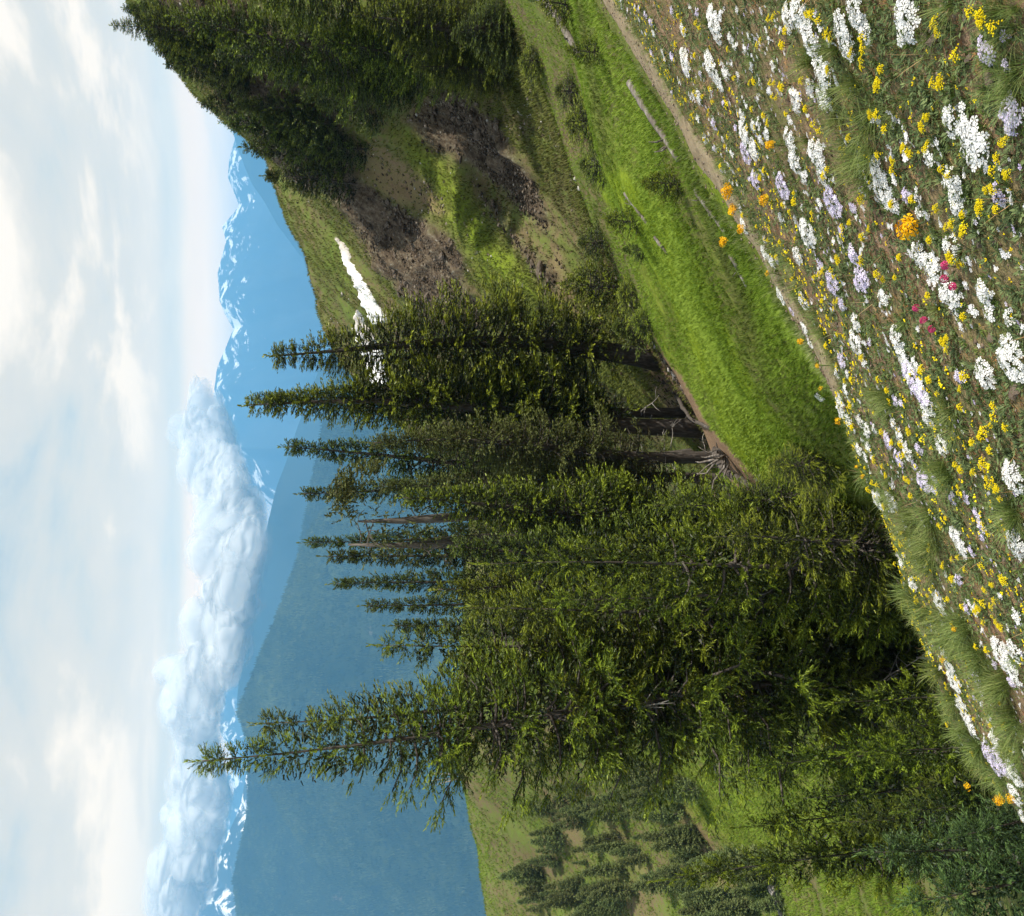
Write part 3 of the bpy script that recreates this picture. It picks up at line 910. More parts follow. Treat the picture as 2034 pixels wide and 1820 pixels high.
def conifer(seed, H, Rm, crown0=0.06, per_m=12, shoot=0.17, twig_sp=0.13, shoot_sp=0.09, tmpl=SH_MID, prof=0.75, droop=0.22, tip=0.16, ragged=0.3, mat=None,
            bark=None, gap=0.12, trunk_r=None, clumpy=0.0, lean=(0, 0), bare=0.0, hang=0.25, leaders=1, side_bias=0.0, core=85):
    """returns (crown mesh, trunk mesh with limbs)"""
    r = np.random.default_rng(seed)
    trunk_r = trunk_r or 0.0085 * H + 0.015
    tb = Buf()
    axis = lambda h: np.array((lean[0] * h + 0.02 * H * math.sin(h / H * 4 + seed), lean[1] * h + 0.015 * H * math.sin(h / H * 5 + 2 * seed), h))
    hs = np.linspace(-0.4, H, 14)
    tb.add(*tube([axis(h) for h in hs], [trunk_r * max(0.06, (1 - max(h, 0) / H) ** 0.9) + (0.25 * trunk_r if h < 0.1 else 0) for h in hs], 8))
    pos, dirs, scl, tnt = [], [], [], []
    n = int(H * (1 - crown0) * per_m * 1.55)
    hh = H * (crown0 + (1 - crown0) * np.sort(r.uniform(0, 1, n)) ** 0.78)
    az0 = r.uniform(0, 6.28)
    cl = r.uniform(0, 6.28, 2)
    for i, h in enumerate(hh):
        t = h / H
        az = az0 + i * 2.399963 + r.uniform(-0.5, 0.5)
        d = np.array((math.cos(az), math.sin(az), 0))
        side = np.array((-d[1], d[0], 0))
        env = max(0.03, min(1.0, (1 - t) / prof) ** 1.02) * (0.75 + 0.25 * min(1, (t - crown0) / 0.12 + 0.2))
        lump = 1 + clumpy * (math.sin(t * H * 1.9 + cl[0] + math.sin(az + cl[1]) * 1.5))
        L = Rm * env * lump * r.uniform(1 - ragged, 1 + ragged * 0.45) * (1 + side_bias * d[0])
        if r.uniform() < gap * (1 - t):
            L *= r.uniform(0.25, 0.5)
        L = max(L, 0.09 * min(1.0, H / 6))
        B0 = axis(h)
        sl = shoot * min(1.0, 0.62 + 0.8 * env)
        rise = 0.35 * max(0, t - 0.55) / 0.45 + r.uniform(-0.05, 0.08)

        def pt(s):
            s = np.asarray(s)[..., None]
            return B0 + d * s * L * 0.98 + np.array((0, 0, 1.0)) * L * (rise * s - droop * (1 - t * 0.6) * np.sin(s * 2.4) + tip * s ** 3) + side * 0.08 * L * np.sin(s * 3 + seed + i)
        if L > 0.45:
            tb.add(*tube(pt(np.array([0, 0.3, 0.6, 0.85])), np.array([1, 0.8, 0.5, 0.25]) * (0.012 + 0.012 * L), 4, cap=False))
        if bare and r.uniform() < bare * (1 - t) * 1.6:
            continue
        s0 = 0.12 if t > 0.7 else 0.2
        ns = max(2, int(L * (1 - s0) / twig_sp))
        ss = s0 + (1 - s0) * (np.arange(ns) + r.uniform(0.2, 0.8, ns)) / ns
        for k, s in enumerate(ss):
            base = pt(np.array([s]))[0]
            for sg in (-1, 1):
                if r.uniform() < 0.12:
                    continue
                tl = min(0.55 * L, 0.62) * (1.05 - 0.75 * s) * r.uniform(0.6, 1.15)
                td = d * r.uniform(0.5, 0.9) + side * sg * r.uniform(0.55, 1.0) + np.array((0, 0, r.uniform(-hang, 0.1)))
                td /= np.linalg.norm(td)
                m = max(1, int(tl / shoot_sp))
                q = (np.arange(m) + 0.5) / m
                pp = base + td * (q * tl)[:, None] + np.stack([np.zeros(m), np.zeros(m), -0.25 * hang * tl * q ** 2], 1)
                dd = td + r.normal(0, 0.3, (m, 3)) + d * 0.35 + np.array((0, 0, 0.28)) * s
                pos.append(pp); dirs.append(dd)
                scl.append(sl * r.uniform(0.7, 1.2, m))
                tnt.append(np.clip(0.2 + 0.35 * s + 0.3 * q + r.normal(0, 0.17, m), 0, 1))
            m = 2
            pos.append(base + r.normal(0, 0.03, (m, 3))); dirs.append(d + np.array((0, 0, 0.15)) + r.normal(0, 0.4, (m, 3)))
            scl.append(sl * r.uniform(0.8, 1.25, m)); tnt.append(np.clip(0.15 + 0.6 * s + r.normal(0, 0.17, m), 0, 1))
        pos.append(pt(np.array([0.94, 1.0]))); dirs.append(np.array([d + (0, 0, 0.3), d + (0, 0, 0.5)]))
        scl.append(np.full(2, sl * 1.1)); tnt.append(np.array([0.75, 0.95]))  # paler tips: new growth, with sunlit brightness put into the tint
    # close inner sprays that hide the stem, tinted dark as painted crown shade
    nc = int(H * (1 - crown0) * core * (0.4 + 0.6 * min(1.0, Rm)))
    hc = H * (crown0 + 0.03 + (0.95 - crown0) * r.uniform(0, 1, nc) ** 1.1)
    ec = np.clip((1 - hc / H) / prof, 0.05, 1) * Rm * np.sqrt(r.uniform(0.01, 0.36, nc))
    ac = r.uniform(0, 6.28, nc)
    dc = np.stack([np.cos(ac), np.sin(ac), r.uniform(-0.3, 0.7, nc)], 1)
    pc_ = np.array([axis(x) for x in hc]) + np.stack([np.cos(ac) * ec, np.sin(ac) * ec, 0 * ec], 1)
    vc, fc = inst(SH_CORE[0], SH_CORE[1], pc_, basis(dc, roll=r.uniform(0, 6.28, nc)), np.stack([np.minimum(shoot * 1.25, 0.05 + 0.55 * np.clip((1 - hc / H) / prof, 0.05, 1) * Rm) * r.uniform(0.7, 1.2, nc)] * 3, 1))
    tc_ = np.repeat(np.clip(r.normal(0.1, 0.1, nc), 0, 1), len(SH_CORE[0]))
    # leader
    m = max(8, int(H * 1.6))
    q = np.linspace(0.9, 1.0, m)
    pos.append(np.array([axis(H * x) for x in q])); a = np.arange(m) * 2.4
    dirs.append(np.stack([np.cos(a) * 0.6, np.sin(a) * 0.6, np.full(m, 0.8)], 1)); scl.append(np.full(m, shoot * 0.5)); tnt.append(np.full(m, 0.8))
    pos.append(np.array([axis(H)] * 2)); dirs.append(np.array([(0, 0.1, 1.0), (0.1, 0, 1.0)])); scl.append(np.full(2, shoot * 1.1)); tnt.append(np.full(2, 0.9))
    pos, dirs, scl, tnt = np.concatenate(pos), np.concatenate(dirs), np.concatenate(scl), np.concatenate(tnt)
    Bm = basis(dirs, roll=r.uniform(0, 6.28, len(pos)))
    v, f = inst(tmpl[0], tmpl[1], pos, Bm, np.stack([scl] * 3, 1))
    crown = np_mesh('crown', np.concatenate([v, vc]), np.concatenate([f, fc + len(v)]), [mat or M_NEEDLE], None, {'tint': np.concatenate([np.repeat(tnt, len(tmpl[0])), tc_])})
    return crown, tb.mesh('trunk', [bark or M_BARK], True)


def plant_tree(name, label, meshes, loc, rz=0.0, scale=1.0, cat='tree', group=None, extra=()):
    # (crown, trunk) meshes may be shared with other trees
    t = thing(name, label, cat, loc, group)
    t.rotation_euler.z = rz
    t.scale = (scale,) * 3 if isinstance(scale, (int, float)) else scale
    obj('crown', meshes[0], t)
    obj('trunk', meshes[1], t)
    for nm, me in extra:
        obj(nm, me, t)
    return t


def stand(dx_tip, dy, Y, dx_base=None):
    """foot on the ground and height of a tree whose tip shows at (dx_tip, dy) and which stands Y away"""
    top = at(dx_tip, dy, Y)
    z = float(ground_z(top[0], Y)) - 0.1
    return np.array((top[0], Y, z)), top[2] - z


def dead_branches(seed, H, h0, h1, n, ln, r0=0.018, mat=None):
    r = np.random.default_rng(seed)
    out = []
    for i in range(n):
        h = r.uniform(h0, h1); az = r.uniform(0, 6.28); L = ln * r.uniform(0.5, 1.2)
        d = np.array((math.cos(az), math.sin(az), 0))
        b = Buf()
        P = [np.array((0, 0, h)) + d * L * s + np.array((0, 0, L * (0.25 * s - 0.3 * s * s + 0.06 * math.sin(s * 7 + i)))) for s in np.linspace(0, 1, 6)]
        b.add(*tube(P, np.linspace(1, 0.25, 6) * r0, 5))
        for k in range(3):
            j = r.integers(2, 5)
            e = d * r.uniform(0.2, 0.8) + r.normal(0, 0.5, 3)
            b.add(*tube([P[j], P[j] + e * L * 0.18, P[j] + e * L * 0.33 + np.array((0, 0, -0.05))], [r0 * 0.5, r0 * 0.35, r0 * 0.15], 4))
        out.append(('dead_branch', b.mesh('dead_branch', [mat or M_DEADWOOD], True)))
    return out


CACHE = {}


def shared(key, height, **k):
    """one build per key; returns its meshes and the scale that brings it to that height"""
    if key not in CACHE:
        CACHE[key] = (conifer(**k), k['H'])
    return CACHE[key][0], height / CACHE[key][1]


# --- the big spruce at the left of the slope: three stems of one clump, the tallest in front
loc, h = stand(402, 1472, 13.0)
plant_tree('spruce_tree', 'tallest spruce with pointed bright green top rising against the cloud bank', conifer(101, h, 2.1, 0.04, 13, 0.2, 0.125, 0.09, SH_FINE, 0.62, 0.26, 0.2, 0.4, clumpy=0.13, gap=0.2, hang=0.35, bare=0.12), loc,
           extra=dead_branches(5, h, 2.0, h * 0.6, 9, 1.5))
loc, h = stand(525, 1402, 13.7)
plant_tree('spruce_tree', 'double topped spruce stem just right of the tallest spruce', conifer(102, h, 1.75, 0.05, 14, 0.2, 0.12, 0.085, SH_FINE, 0.6, 0.26, 0.2, 0.4, clumpy=0.15, gap=0.2, hang=0.35, bare=0.12), loc, 1.0,
           extra=dead_branches(6, h, 1.5, h * 0.55, 5, 1.3))
loc, h = stand(760, 1285, 14.0)
plant_tree('spruce_tree', 'shorter broad spruce on the right flank of the tallest spruce', conifer(103, h, 1.8, 0.03, 12, 0.21, 0.135, 0.09, SH_FINE, 0.6, 0.24, 0.2, 0.35, clumpy=0.15, hang=0.3), loc)
loc, h = stand(930, 1225, 13.2)
plant_tree('spruce_tree', 'low bushy spruce between the tallest spruce and the young conifer with a bare leader', conifer(104, h, 1.35, 0.02, 13, 0.19, 0.13, 0.09, SH_FINE, 0.6, 0.2, 0.2, 0.35, clumpy=0.12), loc)

# --- young conifers in front of the grove
yf = [(975, 1135, 11.0, 1.05, 'young conifer with a thin bare leader standing in front of the grove', 111),
      (1165, 1085, 11.4, 1.0, 'young conifer right of the one with the thin bare leader', 112),
      (1120, 1190, 11.6, 0.95, 'young conifer close beside the low bushy spruce', 113),
      (1300, 1015, 11.8, 0.9, 'bright green young conifer at the near end of the bare stream bank', 114),
      (1440, 985, 11.2, 0.75, 'small spiky young conifer at the rightmost end of the thicket below the grove', 115),
      (1535, 920, 9.4, 0.55, 'smallest dark young conifer poking up beside the crest of the flower slope', 116),
      (1420, 1080, 10.2, 0.95, 'dense young conifer whose foot hides behind grass at the crest', 117)]
for i, (tip, dy, Y, rr, lab, sd) in enumerate(yf):
    loc, h = stand(tip, dy, Y)
    me, f = shared(('young', i % 3), h, seed=111 + i % 3, H=4.5, Rm=1.0, crown0=0.02, per_m=15, shoot=0.16, twig_sp=0.11, shoot_sp=0.085, tmpl=SH_FINE, prof=0.85, droop=0.12, tip=0.22, ragged=0.3, hang=0.15, trunk_r=0.045)
    plant_tree('young_conifer', lab, me, loc, i * 2.1, (rr, rr, f), group='young conifers below the crest')
lf = [(1660, 1392, 8.6, 0.62, 'slender young spruce with two thin leaders below the tallest spruce', 121, M_NEEDLE),
      (1690, 1500, 8.4, 0.66, 'young spruce with stepped whorls between two leaders in the shade of the crest', 122, M_NEEDLE),
      (1510, 1530, 10.5, 0.75, 'thin spruce sapling with an open top in the dark hollow under the tallest spruce', 123, M_NEEDLE),
      (1490, 1640, 12.5, 1.0, 'drooping young spruce in the dark hollow beside the bright green clearing', 124, M_NEEDLE),
      (1800, 1600, 8.5, 0.8, 'dark young spruce behind the two orange blooms on the crest', 125, M_NEEDLE_DARK),
      (1330, 1745, 17.0, 1.05, 'slim spruce rising past the sandy track on the hillside', 126, M_NEEDLE),
      (1540, 1720, 13.0, 0.95, 'young spruce with feathery tips left of the bright green clearing', 127, M_NEEDLE),
      (1735, 1700, 8.2, 0.95, 'bluish young spruce with crowded pale tips', 128, M_NEEDLE_BLUE),
      (1800, 1790, 7.8, 0.95, 'bluish young spruce cut by the edge of the picture', 129, M_NEEDLE_BLUE),
      (1880, 1660, 7.2, 0.7, 'bluish low spruce nearest to the crest with the orange blooms', 130, M_NEEDLE_BLUE),
      (1600, 1580, 10.5, 1.0, 'shaggy dark spruce thicket in the bottom of the hollow', 131, M_NEEDLE_DARK),
      (1690, 1640, 9.5, 1.0, 'second shaggy dark spruce, just in front of the first, in the hollow', 132, M_NEEDLE_DARK),
      (1780, 1460, 9.0, 0.9, 'dark spruce at the foot of the crest below the slender two leader sapling', 133, M_NEEDLE_DARK)]
for i, (tip, dy, Y, rr, lab, sd, mt) in enumerate(lf):
    loc, h = stand(tip, dy, Y)
    h = max(h, 0.8)
    me, f = shared(('hollow', mt.name, i % 2), h, seed=121 + i % 2, H=3.0, Rm=0.8, crown0=0.03, per_m=17, shoot=0.15, twig_sp=0.11, shoot_sp=0.085, tmpl=SH_FINE, prof=0.85, droop=0.12, tip=0.2, ragged=0.3, mat=mt, hang=0.18, trunk_r=0.035)
    plant_tree('young_spruce', lab, me, loc, i * 1.9, (rr / 0.8, rr / 0.8, f), group='young spruces in the hollow')

# --- the tall grove in the middle
dense = dict(per_m=19, shoot=0.22, twig_sp=0.14, shoot_sp=0.11, tmpl=SH_MID)
gv = [(540, 690, 23.5, 1.5, 0.14, M_NEEDLE, 'rightmost tall fir of the grove, with full sunlit right side', 201, 0.5, {}),
      (496, 815, 23.0, 1.35, 0.2, M_NEEDLE, 'tallest fir of the grove with twin thin tips', 202, 0.55, {}),
      (505, 799, 23.6, 0.8, 0.2, M_NEEDLE_DARK, 'slim fir hugging the tallest fir of the grove', 203, 0.6, {}),
      (571, 905, 26.5, 1.2, 0.22, M_NEEDLE_DARK, 'dark fir third from the right of the grove', 204, 0.55, {}),
      (603, 965, 27.5, 1.1, 0.2, M_NEEDLE_DARK, 'dark fir behind the lichen hung fir', 205, 0.6, {}),
      (740, 893, 21.5, 1.0, 0.18, M_NEEDLE_OLIVE, 'lichen hung fir with olive foliage and sparse lower limbs', 206, 0.5, dict(bare=0.3, gap=0.3, ragged=0.5)),
      (760, 960, 22.3, 0.95, 0.15, M_NEEDLE_OLIVE, 'olive brown fir standing between the lichen hung fir and the snag', 207, 0.5, dict(bare=0.25, gap=0.3, ragged=0.5)),
      (612, 1066, 25.5, 0.85, 0.1, M_NEEDLE_DARK, 'needle thin fir tip standing alone against the wooded hill', 208, 0.75, {}),
      (650, 1104, 26.0, 1.0, 0.1, M_NEEDLE_DARK, 'dark fir left of the needle thin fir tip', 209, 0.65, {}),
      (668, 1168, 25.0, 0.85, 0.1, M_NEEDLE_DARK, 'thin dark fir with a crooked tip in the left half of the grove', 210, 0.65, {}),
      (730, 1196, 24.0, 0.9, 0.08, M_NEEDLE_DARK, 'second leftmost fir of the grove', 211, 0.6, {}),
      (782, 1238, 23.0, 0.95, 0.06, M_NEEDLE_DARK, 'leftmost fir of the grove, beside the flank of the tallest spruce', 212, 0.6, {}),
      (800, 1010, 20.0, 1.1, 0.1, M_NEEDLE, 'fir filling the middle of the grove behind the hook topped snag', 213, 0.5, {}),
      (900, 1090, 19.0, 1.15, 0.06, M_NEEDLE_DARK, 'shaded fir low in the middle of the grove', 214, 0.5, {}),
      (870, 1150, 19.5, 1.0, 0.06, M_NEEDLE, 'shorter fir in front of the left half of the grove', 215, 0.5, {})]
for i, (tip, dy, Y, rr, c0, mt, lab, sd, pf, kw) in enumerate(gv):
    loc, h = stand(tip, dy, Y)
    k = dict(dense); k.update(kw)
    me, f = shared(('grove', mt.name, i % 3 if mt is not M_NEEDLE_OLIVE else 0), h, seed=201 + i, H=12.0, Rm=1.0, crown0=c0, mat=mt, prof=pf, droop=0.3, tip=0.1, clumpy=0.1, hang=0.4, trunk_r=0.2, **k)
    plant_tree('fir_tree', lab, me, loc, i * 2.3, (rr * (0.9 if i > 2 else 1.0), rr * (0.9 if i > 2 else 1.0), f), extra=dead_branches(sd, 12.0, 0.4, 4.0, 5, 0.9) if c0 > 0.12 else ())


M_SNAG = rough_mat('snag_wood', [(0.04, 0.033, 0.027), (0.09, 0.078, 0.067), (0.17, 0.155, 0.14)], 5.0, (4, 4, 0.7), 0.6)


def snag(label, dx0, dy, Y, rr, seed, hook):
    loc, h = stand(dx0, dy, Y)
    r = np.random.default_rng(seed)
    b = Buf()
    hs = np.linspace(-0.3, h, 12)
    b.add(*tube([(0.05 * math.sin(x * 1.1), 0.04 * math.cos(x), x) for x in hs], np.linspace(1, 0.5, 12) * np.array([1] * 10 + [0.8, 0.25]) * rr * r.uniform(0.9, 1.1, 12), 8))
    t = thing('dead_snag', label, 'dead tree', loc, 'broken topped snags of the grove')
    obj('trunk', b.mesh('trunk', [M_SNAG], True), t)
    for nm, me in dead_branches(seed, h, h * 0.35, h, 11, 0.8, 0.018, M_SNAG):
        obj(nm, me, t)
    # clinging sprays of needles
    n = 420
    hh = r.uniform(0.25, 0.97, n) * h; a = r.uniform(0, 6.28, n); rd = r.uniform(0.1, 0.95, n) * (0.5 + 0.5 * np.sin(hh * 2.1 + seed) ** 2)
    p = np.stack([np.cos(a) * rd, np.sin(a) * rd, hh], 1)
    if hook:
        q = np.linspace(0, 1, 260) ** 0.8
        hk = np.stack([0.1 + 1.0 * q, 0 * q, h + 0.25 + 0.3 * np.sin(q * 2.6) - 0.9 * q ** 3], 1) + r.normal(0, 0.13, (260, 3))
        p = np.concatenate([p, hk])
    d = p - np.array((0, 0, 1)) * p[:, 2:3] + r.normal(0, 0.3, p.shape) + (0, 0, -0.15)
    v, f = inst(*SH_MID, p, basis(d, roll=r.uniform(0, 6, len(p))), np.full((len(p), 3), 0.26))
    obj('crown', np_mesh('crown', v, f, [M_NEEDLE_OLIVE], None, {'tint': np.repeat(r.uniform(0.2, 0.9, len(p)), len(SH_MID[0]))}), t)


snag('grey snag whose top bends over in a hook of olive foliage', 712, 1032, 20.5, 0.19, 301, True)
snag('bleached snag with a broken bare top left of the hook topped snag', 692, 1082, 21.0, 0.17, 302, False)

# --- right-hand wood on the crag
rt = [(222, 52, 36.0, 2.0, M_NEEDLE, 'fir on the crag whose tip stands highest against the sky', 401, 0.05),
      (338, 42, 29.0, 2.3, M_NEEDLE, 'big drooping fir at the edge of the picture with a thin spiked leader', 402, 0.05),
      (300, -60, 27.0, 2.5, M_NEEDLE, 'big fir cut off by the edge of the picture above the fallen log', 403, 0.08),
      (430, 105, 31.0, 2.2, M_NEEDLE_DARK, 'dark fir below the fir with the thin spiked leader', 404, 0.04),
      (505, 135, 31.5, 1.6, M_NEEDLE_DARK, 'dark fir hanging over the crag, next to the grassy terrace', 405, 0.03),
      (620, 85, 27.0, 1.7, M_NEEDLE, 'sunlit fir with hanging sprays above the dark rock band', 406, 0.03),
      (700, 30, 24.5, 2.0, M_NEEDLE, 'sunlit fir with hanging sprays low at the edge of the picture', 407, 0.03),
      (820, 130, 24.5, 1.35, M_NEEDLE, 'lowest sunlit fir standing at the top of the green bank', 408, 0.03),
      (900, 60, 21.5, 1.4, M_NEEDLE_DARK, 'shaded fir right above the long fallen log', 409, 0.03)]
for i, (tip, dy, Y, rr, mt, lab, sd, c0) in enumerate(rt):
    loc, h = stand(tip, dy, Y)
    k = dict(dense); k['per_m'] = 13
    me, f = shared(('crag', mt.name, i % 2), h, seed=401 + i, H=11.0, Rm=1.6, crown0=c0, mat=mt, prof=0.62, droop=0.38, tip=0.06, clumpy=0.12, hang=0.55, ragged=0.4, **k)
    plant_tree('fir_tree', lab, me, loc, i * 2.7, (rr * 0.46, rr * 0.46, f))
# wind-bent scrubby conifers along the edge of the crag share three builds
scrub = [conifer(421 + i, 3.4, 0.95, 0.0, 16, 0.24, 0.15, 0.12, SH_MID, 0.8, 0.15, 0.15, 0.45, mat=M_NEEDLE_DARK, clumpy=0.2, hang=0.3) for i in range(3)]
sp = [(450, 243, 38.0, 'crooked conifer alone on the skyline notch of the crag'), (488, 290, 39.0, 'small conifer on the skyline below the crooked conifer'),
      (530, 350, 40.0, 'last small conifer down the skyline of the crag, before the grassy ridge'),
      (420, 160, 38.0, None), (470, 205, 36.5, None), (520, 235, 36.5, None), (545, 280, 37.5, None), 
      (560, 190, 34.5, None), (360, 100, 37.0, None), (300, 45, 37.5, None), (330, 80, 36.0, None), (500, 250, 38.0, None), (390, 130, 37.0, None), (272, 20, 39.5, None), (306, 55, 39.5, None), (338, 85, 39.5, None), (366, 108, 39.5, None), (394, 135, 39.5, None), (428, 205, 40.0, None)]
for i, (tip, dy, Y, lab) in enumerate(sp):
    loc, h = stand(tip, dy, Y)
    h = min(max(h, 1.8), 3.2)
    loc[2] = at(tip, dy, Y)[2] - h if lab else loc[2]
    loc[2] = min(loc[2], float(ground_z(loc[0], Y)) - 0.1)
    s = (h if not lab else at(tip, dy, Y)[2] - loc[2]) / 3.4
    plant_tree('scrub_conifer', lab or 'dark scrubby conifer in the ' + ('upper', 'middle', 'lower')[min(2, int(max(dy, 0) / 135))] + ' part of the thicket clothing the shaded crag', scrub[i % 3], loc, i * 1.3, (max(s, 0.8) * 1.1, max(s, 0.8) * 1.1, s), group='scrubby conifers on the crag')

# --- low conifers on the bank and along the trail
bsh = [conifer(441 + i, 1.6, 0.75, 0.0, 24, 0.17, 0.12, 0.1, SH_MID, 0.7, 0.05, 0.2, 0.35, mat=(M_NEEDLE, M_NEEDLE_DARK, M_NEEDLE)[i], clumpy=0.12, trunk_r=0.04) for i in range(3)]
bs = [(1190, 245, 13.0, 62, 'broad low conifer between the fallen log and the green bank'), (1165, 185, 17.0, 50, 'low conifer under the lowest sunlit fir'),
      (1130, 130, 19.5, 46, 'low conifer in the shade at the far end of the green bank'), (1235, 110, 9.8, 32, 'small round conifer right beside the trail'),
      (1205, 330, 14.5, 46, 'low conifer below the broad one on the green bank'), (1320, 365, 8.3, 38, 'small dark conifer on the meadow edge nearest the trail log'),
      (1265, 440, 11.5, 36, 'low conifer beside the thin grey stick on the meadow'), (1150, 480, 19.5, 44, 'low dark conifer in the gully at the foot of the bank'),
      (1120, 565, 20.5, 62, 'pointed dark conifer standing alone in the gully right of the grove'), (1245, 585, 18.0, 52, 'bright green bush conifer in the gully'),
      (1220, 650, 20.0, 48, 'rounded conifer in the gully next to the rightmost fir'), (1290, 640, 17.0, 40, 'low bush at the head of the bare stream bank'),
      (1205, 20, 11.5, 48, 'low conifer at the edge of the picture between log and trail'), (1300, 500, 13.0, 22, 'tiny conifer tuft in the bright meadow strip')]
for i, (tip, dy, Y, wpx, lab) in enumerate(bs):
    top = at(tip, dy, Y)
    z = float(ground_z(top[0], Y)) - 0.06
    h = max(top[2] - z, 0.5)
    w = wpx / 1.986 * math.hypot(Y, top[2]) / FPX
    tall = min(h, 2.4 * w if 'pointed' not in lab else 4 * w)
    plant_tree('low_conifer', lab, bsh[i % 3], (top[0], Y, z), i * 1.7, (w / 0.75, w / 0.75, tall / 1.6), group='low conifers of the meadow and bank')

# --- scattered conifers of the far-left hillside: copies of three builds
hb = [conifer(461 + i, 4.0, (0.8, 0.62, 0.42)[i], 0.0, (13, 13, 13)[i], 0.3, 0.24, 0.2, SH_LOW, (0.8, 0.95, 1.0)[i], 0.1, 0.15, 0.3, mat=M_NEEDLE_FAR, clumpy=0.1) for i in range(3)]
first = {}
hs_ = []
rh = np.random.default_rng(77)
named = [(905, 1605, 'narrow little conifer on the skyline of the far-left hillside', 2), (1110, 1650, 'tall thin spire on the far-left hillside', 2), (1075, 1720, 'round clump on the upper far-left hillside', 0),
         (1165, 1605, 'rounded pair of crowns half hidden by the tallest spruce', 0), (1240, 1725, 'slender spire above the sandy track', 2), (1290, 1705, 'second slender spire above the sandy track', 2)]
pts = [(a, b, l, k) for a, b, l, k in named]
while len(pts) < 105:
    a, b = rh.uniform(1065, 1560), rh.uniform(1510, 1830)
    dens = 0.25 + 0.75 * (vnoise(a / 55, b / 80, 9) > 0.48)
    if rh.uniform() > dens or (abs(a - 1500) < 60 and b < 1700):
        continue
    pts.append((a, b, None, int(rh.choice([0, 0, 1, 1, 2]))))
for i, (a, b, lab, k) in enumerate(pts):
    p = hit(a, b)
    if p is None or p[1] < 24:
        continue
    hgt = rh.uniform(1.4, 3.3) * (1.3 if k == 2 else 1.0)
    if lab and 'skyline' in lab:
        p = hit(930, 1610); hgt = 2.6
    plant_tree('hillside_conifer', lab or ('rounded', 'bushy', 'slim')[k] + ' grey-green conifer ' + ('high on', 'halfway down', 'low on')[min(2, int((a - 1060) / 170))] + ' the far-left hillside' + ('' if b < 1660 else ', away from the tallest spruce'), hb[k], p - (0, 0, 0.1), rh.uniform(0, 6), hgt / 4.0 * np.array((rh.uniform(0.9, 1.35),) * 2 + (1.0,)), group='conifers scattered over the far-left hillside')


# ------------------------------------------------------------------ dead wood
def fallen_log(label, a, b, rad, seed, nb=3, mat=None, lift=0.0, name='fallen_log'):
    r = np.random.default_rng(seed)
    A, B = hit(*a), hit(*b)
    if seed == 1:
        A = B + (A - B) * 1.5
    n = 16
    s = np.linspace(0, 1, n)
    P = A[None] * (1 - s[:, None]) + B[None] * s[:, None]
    P[:, 2] = np.maximum(P[:, 2], ground_z(P[:, 0], P[:, 1])) * 0.5 + 0.5 * ground_z(P[:, 0], P[:, 1]) + rad * 0.55 + lift * np.sin(s * math.pi)
    P[:, :2] += (0.08 * fbm(s * 4, s * 0, seed, 3))[:, None]
    org = P.mean(0)
    t = thing(name, label, 'log', org)
    bb = Buf()
    rr = rad * np.linspace(1.1, 0.6, n) * r.uniform(0.86, 1.12, n)
    bb.add(*tube(P - org, rr, 9))
    obj('stem', bb.mesh('stem', [mat or M_LOG], True), t)
    for k in range(nb):
        i = r.integers(2, n - 2)
        d = r.normal(0, 1, 3); d[2] = abs(d[2]) + 0.3; d /= np.linalg.norm(d)
        L = rad * r.uniform(2, 4.5)
        p0 = P[i] - org
        b2 = Buf(); b2.add(*tube([p0, p0 + d * L * 0.5 + r.normal(0, 0.02, 3), p0 + d * L], [rad * 0.3, rad * 0.2, rad * 0.06], 5))
        obj('branch_stub', b2.mesh('branch_stub', [mat or M_LOG], True), t)


fallen_log('long pale fallen log lying along the foot of the shaded fir', (1085, 2), (1156, 108), 0.075, 1, 3)
fallen_log('grey split log lying beside the trail, thick end upslope', (1254, 162), (1352, 318), 0.042, 2, 4)
fallen_log('thin weathered pole lying on the meadow along the trail', (1384, 372), (1440, 455), 0.028, 3, 3)
fallen_log('thin broken pole nearest to the trail on the lower meadow', (1455, 508), (1486, 570), 0.022, 4, 3)
fallen_log('short grey stick on the upper meadow among low conifers', (1245, 385), (1288, 445), 0.028, 5, 4)
fallen_log('short pale stick on the bright meadow strip', (1305, 475), (1325, 500), 0.022, 6, 1)
fallen_log('bleached log lying in the clearing of the far-left hillside', (1535, 1760), (1560, 1830), 0.2, 7, 3, M_DEADWOOD)
fallen_log('reddish fallen trunk leaning down the bare stream bank', (1425, 890), (1535, 985), 0.085, 8, 2, M_BARK, 0.15)
fallen_log('thin fallen stem across the top of the bare stream bank', (1345, 790), (1412, 850), 0.05, 9, 3, M_BARK, 0.2)


def stump():
    p = hit(1690, 1305)
    p = np.array((*at(1800, 1305, 11.0)[:2], 0.0)); p[2] = float(ground_z(p[0], p[1]))
    r = np.random.default_rng(4)
    b = Buf()
    hs = np.linspace(-0.2, 1.1, 7)
    b.add(*tube([(0.02 * i, 0.0, h) for i, h in enumerate(hs)], [0.42, 0.36, 0.3, 0.28, 0.27, 0.26, 0.2], 11))
    t = thing('tree_stump', 'grey splintered stump in the shade below the tallest spruce', 'stump', p)
    obj('trunk', b.mesh('trunk', [M_BARK], True), t)
    for k in range(6):
        a = k * 1.05
        c = Buf(); q = np.array((0.2 * math.cos(a), 0.2 * math.sin(a), 1.0))
        c.add(*tube([q, q + (0.02, 0.01, 0.2), q + (0.03, 0.03, r.uniform(0.3, 0.55))], [0.07, 0.05, 0.01], 5))
        obj('splinter', c.mesh('splinter', [M_DEADWOOD], True), t)


stump()


